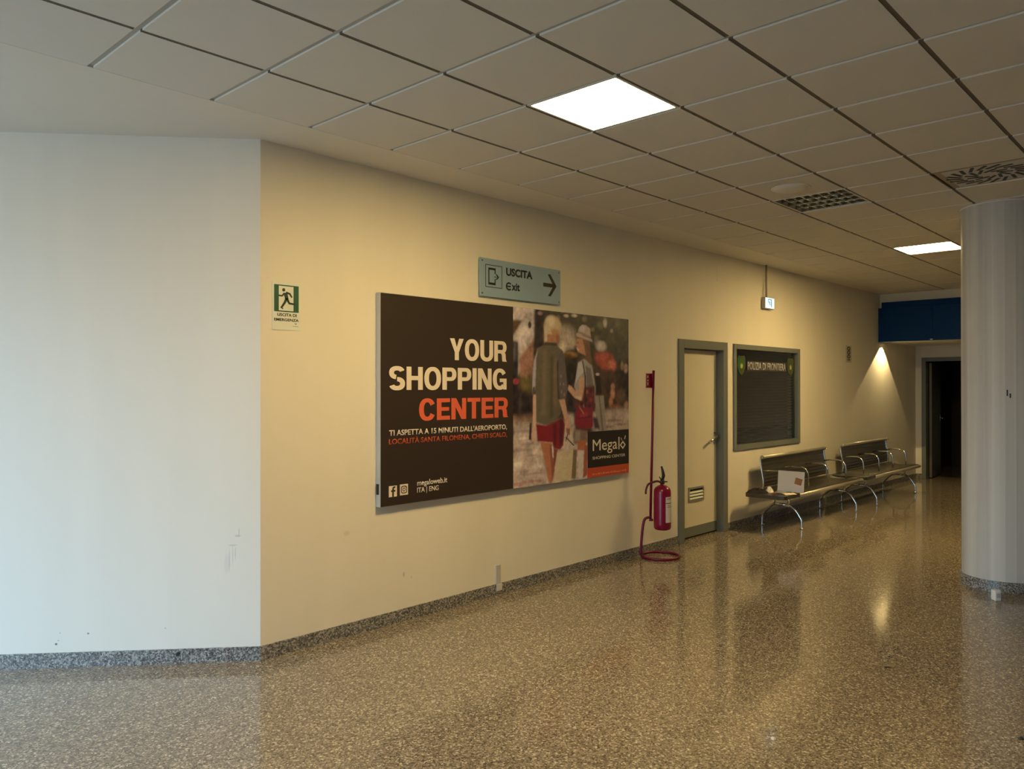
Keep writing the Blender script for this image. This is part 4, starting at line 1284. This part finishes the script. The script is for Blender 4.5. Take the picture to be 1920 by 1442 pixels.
EX = Vector((5.299, -0.220, 0))
t = thing('fire_extinguisher', 'red fire extinguisher with black handle and white label hanging on its stand', 'fire extinguisher', (EX.x, EX.y, 0.27))
part(MB().lathe([(0, 0.272), (0.055, 0.270), (0.074, 0.276), (0.083, 0.292), (0.085, 0.33), (0.085, 0.635), (0.082, 0.66), (0.070, 0.684), (0.045, 0.702), (0.022, 0.712), (0.020, 0.725), (0, 0.725)], EX.x, EX.y, 40), 'cylinder', m_red, t)
q = MB()
q.lathe([(0.021, 0.720), (0.024, 0.728), (0.024, 0.745), (0.018, 0.765), (0, 0.765)], EX.x, EX.y, 20)
q.tube([(EX.x, EX.y, 0.74), tuple(EX - lft * 0.05 + Vector((0, 0, 0.742)))], 0.006, 8)
part(q, 'valve', m_black, t)
q = MB()
q.tube([tuple(EX + Vector((0, 0, 0.75))), tuple(EX - lft * 0.012 + Vector((0, 0, 0.80))), tuple(EX - lft * 0.004 + Vector((0, 0, 0.85))), tuple(EX + lft * 0.008 + Vector((0, 0, 0.893)))], [0.013, 0.017, 0.013, 0.009], 8)
q.tube([tuple(EX + Vector((0, 0, 0.748))), tuple(EX + lft * 0.02 + Vector((0, 0, 0.775))), tuple(EX + lft * 0.03 + Vector((0, 0, 0.79)))], 0.005, 8)
part(q, 'handle', m_black, t)
q = MB()
hose = smooth_path([tuple(EX + lft * 0.015 + Vector((-0.02, -0.02, 0.735))), tuple(EX + lft * 0.055 + Vector((-0.035, -0.03, 0.752))), tuple(EX + lft * 0.10 + Vector((-0.03, -0.02, 0.738))),
                    tuple(EX + lft * 0.138 + Vector((0, 0, 0.715))), tuple(EX + lft * 0.158 + Vector((0, 0, 0.67))), tuple(EX + lft * 0.164 + Vector((0, 0, 0.62)))], 6)
q.tube([tuple(p) for p in hose], 0.0105, 8)
part(q, 'hose', mat('hose_dark_red', (0.09, 0.008, 0.012), rough=0.5), t)
face = math.atan2(-0.536, -0.844)
q = MB()
t2 = bmesh.new()
cols_ = []
for k in range(9):
    a = face + math.radians(22 + 62 * k / 8)
    cols_.append([t2.verts.new((EX.x + r_ * math.cos(a), EX.y + r_ * math.sin(a), z_)) for r_, z_ in ((0.0855, 0.35), (0.0855, 0.60), (0.0848, 0.60), (0.0848, 0.35))])
for A, B in zip(cols_, cols_[1:]):
    for k in range(4):
        t2.faces.new((A[k], A[(k + 1) % 4], B[(k + 1) % 4], B[k]))
t2.faces.new(cols_[0])
t2.faces.new(cols_[-1])
q._merge(t2)
part(q, 'label_sticker', m_label, t)
q = MB()
for zz, hh, st in ((0.535, 0.007, 24), (0.575, 0.004, 30), (0.50, 0.004, 30), (0.585, 0.003, 30), (0.515, 0.003, 34)):
    pts_ = []
    for k in range(9):
        a = face + math.radians(st + (84 - st) * k / 8)
        pts_.append((EX.x + 0.0861 * math.cos(a), EX.y + 0.0861 * math.sin(a)))
    for A, B in zip(pts_, pts_[1:]):
        a = Vector((A[0] - EX.x, A[1] - EX.y)) * 0.995
        b_ = Vector((B[0] - EX.x, B[1] - EX.y)) * 0.995
        q.prism([A, B, (EX.x + b_.x, EX.y + b_.y), (EX.x + a.x, EX.y + a.y)], zz, zz + hh, 'xy')
part(q, 'label_print', m_ink, t)

# ------------------------------------------------------------------ steel benches
def ribs(pts, amp, pitch):
    """resample a profile and add fine ribs"""
    P_ = smooth_path([(0, y, z) for y, z in pts], 10)
    out, s = [], 0.0
    for k, p in enumerate(P_):
        if k:
            s += (p - P_[k - 1]).length
        a, b = P_[max(k - 1, 0)], P_[min(k + 1, len(P_) - 1)]
        d = (b - a).normalized()
        o_ = amp * math.sin(2 * math.pi * s / pitch)
        out.append((p.y - d.z * o_, p.z + d.y * o_))
    return out


def make_bench(label):
    t = thing('bench', label, 'bench', (7.2, 0, 0), 'steel waiting benches along the wall')
    bx = 7.2
    seat_prof = ribs([(-0.580, 0.405), (-0.592, 0.418), (-0.590, 0.428), (-0.57, 0.434), (-0.50, 0.432), (-0.40, 0.421), (-0.30, 0.418), (-0.22, 0.428), (-0.165, 0.448)], 0.0016, 0.03)
    part(MB().strip(seat_prof, bx + 0.43, bx + 2.50, -0.010), 'seat', m_steel, t)
    tb = [(bx, -0.18), (bx + 0.02, -0.14), (bx + 0.05, -0.125), (bx + 0.425, -0.125), (bx + 0.425, -0.615), (bx + 0.06, -0.622), (bx + 0.02, -0.605), (bx, -0.56)]
    part(MB().prism(tb, 0.392, 0.434, 'xy'), 'side_table', m_steel, t, 'flat side table at the near end')
    bp = ribs([(-0.150, 0.470), (-0.152, 0.52), (-0.142, 0.60), (-0.128, 0.68), (-0.118, 0.75), (-0.118, 0.80), (-0.130, 0.818)], 0.0018, 0.042)
    part(MB().strip(bp, bx + 0.44, bx + 2.37, 0.010), 'backrest', m_steel, t)
    part(MB().tube([(bx + 0.43, -0.142, 0.822), (bx + 2.38, -0.142, 0.822)], 0.021, 12), 'top_rail', m_satin, t, 'pale satin steel top rail')
    part(MB().tube([(bx + 0.43, -0.598, 0.402), (bx + 2.51, -0.598, 0.402)], 0.024, 12), 'front_rail', m_satin, t, 'pale satin steel front edge')
    for xx in (0.425, 2.37):
        br = smooth_path([(bx + xx, -0.16, 0.43), (bx + xx, -0.168, 0.52), (bx + xx, -0.155, 0.62), (bx + xx, -0.138, 0.72), (bx + xx, -0.130, 0.80), (bx + xx, -0.148, 0.832), (bx + xx, -0.170, 0.82)], 5)
        q = MB()
        q.tube([tuple(p) for p in br], 0.012, 8)
        part(q, 'end_bracket', m_chrome, t)
    for xx in (0.45, 1.09, 1.72, 2.345):
        p = [(bx + xx, -0.145, 0.655), (bx + xx, -0.24, 0.668)] + [(bx + xx, y, z) for y, z in arc((-0.345, 0.575), 0.095, 90, 180, 6, lambda a, b_: (a, b_))] + [(bx + xx, -0.444, 0.50), (bx + xx, -0.444, 0.425)]
        q = MB()
        q.tube(p, 0.010, 8)
        part(q, 'armrest', m_chrome, t)
    for yy in (-0.28, -0.45):
        q = MB()
        q.tube([(bx + 0.10, yy, 0.388), (bx + 2.45, yy, 0.388)], 0.016, 8)
        part(q, 'seat_beam', m_chrome, t)
    for xx in (0.50, 2.27):
        q = MB()
        for yy in (-0.28, -0.45):
            q.tube([(bx + xx, yy, 0.40), (bx + xx, yy, 0.262)], 0.014, 8)
        q.tube([(bx + xx, -0.262, 0.268), (bx + xx, -0.468, 0.268)], 0.016, 8)
        lfm = part(q, 'leg_frame', m_chrome, t)
        for sgn, y0, yf in ((1, -0.28, -0.115), (-1, -0.45, -0.605)):
            p = smooth_path([(bx + xx, y0, 0.270), (bx + xx, y0 + sgn * 0.03, 0.256), (bx + xx, y0 + sgn * 0.09, 0.203), (bx + xx, yf - sgn * 0.020, 0.137), (bx + xx, yf - sgn * 0.003, 0.105), (bx + xx, yf, 0.05), (bx + xx, yf, 0.012)], 5)
            q = MB()
            q.tube([tuple(v_) for v_ in p], [0.014] * len(p), 8)
            q.lathe([(0, 0), (0.019, 0), (0.020, 0.012), (0.012, 0.02), (0, 0.02)], bx + xx, yf, 12)
            place(q.build('leg', m_chrome), lfm)
    return t


bench = make_bench('steel waiting bench nearest the door, papers and carton on its side table')
bench2 = copy_tree(bench)
bench2.location.x += 2.57
bench2['label'] = 'empty steel waiting bench farthest down the hall, beyond the bench with papers'

# ------------------------------------------------------------------ left behind on the first bench
TZ = 0.4345
t = thing('carton_sheet', 'white carton panel with a brown tape patch leaning on the bench arm', 'carton', (7.6, -0.5, TZ))
Mx = Matrix.Translation((7.585, -0.36, TZ + 0.006)) @ Matrix.Rotation(math.radians(7), 4, 'Y')
part(MB().box(0, 0.012, -0.315, 0.0, 0, 0.245, 0.001, Mx), 'panel', mat('white_carton', (0.74, 0.70, 0.68), rough=0.6, noise=0.03, nscale=15), t)
Mt = Mx @ Matrix.Translation((-0.0012, -0.25, 0.13)) @ Matrix.Rotation(math.radians(12), 4, 'X')
part(MB().box(0, 0.001, -0.042, 0.042, -0.038, 0.038, 0, Mt), 'tape_patch', mat('brown_tape', (0.34, 0.17, 0.05), rough=0.4), t)


def lump(name, cx, cy, z, rx, ry, h, rot, material, seed, n=14):
    """a crumpled heap"""
    rnd = random.Random(seed)
    bm = bmesh.new()
    ph = [rnd.uniform(0, 6.28) for _ in range(6)]
    rings = []
    for k in range(n // 2 + 1):
        r = 1 - k / (n // 2)
        if r < 1e-6:
            rings.append([bm.verts.new((0, 0, h * 0.9))])
            continue
        rg = []
        for s in range(2 * n):
            a = 2 * math.pi * s / (2 * n)
            wv = 1 + 0.10 * math.sin(3 * a + ph[0]) + 0.06 * math.sin(7 * a + ph[1])
            zz = h * (1 - r ** 2.6) * (0.8 + 0.22 * math.sin(4 * a + ph[2] + 5 * r) + 0.12 * math.sin(9 * a + ph[3] - 7 * r)) if k else 0
            rg.append(bm.verts.new((rx * r * wv * math.cos(a), ry * r * wv * math.sin(a), zz)))
        rings.append(rg)
    bm.faces.new(rings[0])
    for A, B in zip(rings, rings[1:]):
        for s in range(2 * n):
            vs = [A[s], A[(s + 1) % (2 * n)]] + ([B[0]] if len(B) == 1 else [B[(s + 1) % (2 * n)], B[s]])
            bm.faces.new(vs)
    bmesh.ops.recalc_face_normals(bm, faces=bm.faces[:])
    me = bpy.data.meshes.new(name)
    bm.to_mesh(me)
    bm.free()
    me.materials.append(material)
    o = bpy.data.objects.new(name, me)
    COL.objects.link(o)
    o.location = (cx, cy, z)
    o.rotation_euler = (0, 0, rot)
    return o


def sheet(name, cx, cy, z, w_s, d_s, rot, material, curl, th=0.003):
    prof = [(-d_s / 2 + d_s * k / 8, curl * (0.5 - 0.5 * math.cos(2 * math.pi * k / 8 * 0.75))) for k in range(9)]
    o = MB().strip(prof, -w_s / 2, w_s / 2, th).build(name, material)
    o.location = (cx, cy, z)
    o.rotation_euler = (0, 0, rot)
    return o


tag(lump('dark_cloth', 7.315, -0.235, TZ, 0.125, 0.095, 0.055, -0.7, mat('dark_cloth', (0.012, 0.010, 0.013), rough=0.9), 5), 'black crumpled cloth heap on the bench side table beside the white paper', 'cloth')
tag(lump('paper_ball', 7.475, -0.315, TZ, 0.058, 0.048, 0.062, 0.3, mat('white_paper', (0.82, 0.80, 0.75), rough=0.7), 9, 12), 'crumpled white paper ball between the black cloth and the magazine on the bench', 'paper')
tag(sheet('magazine', 7.50, -0.445, TZ + 0.001, 0.19, 0.13, 0.3, mat('magazine_grey', (0.20, 0.22, 0.19), rough=0.35, noise=0.5, nscale=18), 0.006, 0.006), 'grey green magazine lying flat in front of the white carton panel', 'magazine')
tag(sheet('paper_sheet', 7.43, -0.565, TZ + 0.001, 0.17, 0.10, -0.4, mat('cream_paper', (0.80, 0.70, 0.52), rough=0.6), 0.010, 0.002), 'cream paper sheet at the front edge of the bench side table', 'paper')
tag(sheet('leaflet', 7.36, -0.42, TZ + 0.001, 0.09, 0.05, 0.2, mat('leaflet_red', (0.25, 0.03, 0.04), rough=0.5), 0.004, 0.002), 'small dark red leaflet in front of the paper ball on the bench', 'leaflet')
tag(sheet('black_folder', 7.56, -0.575, TZ + 0.0015, 0.10, 0.05, -0.2, m_ink, 0.004, 0.004), 'thin black folder strip below the lower corner of the carton panel', 'folder')

# ------------------------------------------------------------------ bits on the floor
tag(lump('leaf_scrap', 3.60, -2.85, 0.0, 0.022, 0.008, 0.006, -0.7, mat('leaf_dark', (0.02, 0.014, 0.01), rough=0.8), 3, 8), 'tiny dark leaf scrap on the open terrazzo floor', 'scrap')
tag(lump('rubber_scrap', 3.032, -3.632, 0.0, 0.014, 0.012, 0.014, 0.2, m_black, 4, 8), 'small black scrap on the floor at the right edge of the view', 'scrap')
tag(lump('paper_scrap', 2.233, -2.768, 0.0, 0.016, 0.012, 0.008, 0.5, mat('scrap_white', (0.6, 0.6, 0.58), rough=0.7), 6, 8), 'tiny pale paper scrap on the floor in front of the column view', 'scrap')
hp = LW0 + LD * 0.484 + LN * 0.0125
o = MB().tube([(hp.x - LN.x * 0.002, hp.y - LN.y * 0.002, 0.060), (hp.x + LN.x * 0.007, hp.y + LN.y * 0.007, 0.060)], 0.011, 12).build('screw_plug', m_black)
tag(o, 'small black plug in the granite skirting of the angled wall', 'plug')
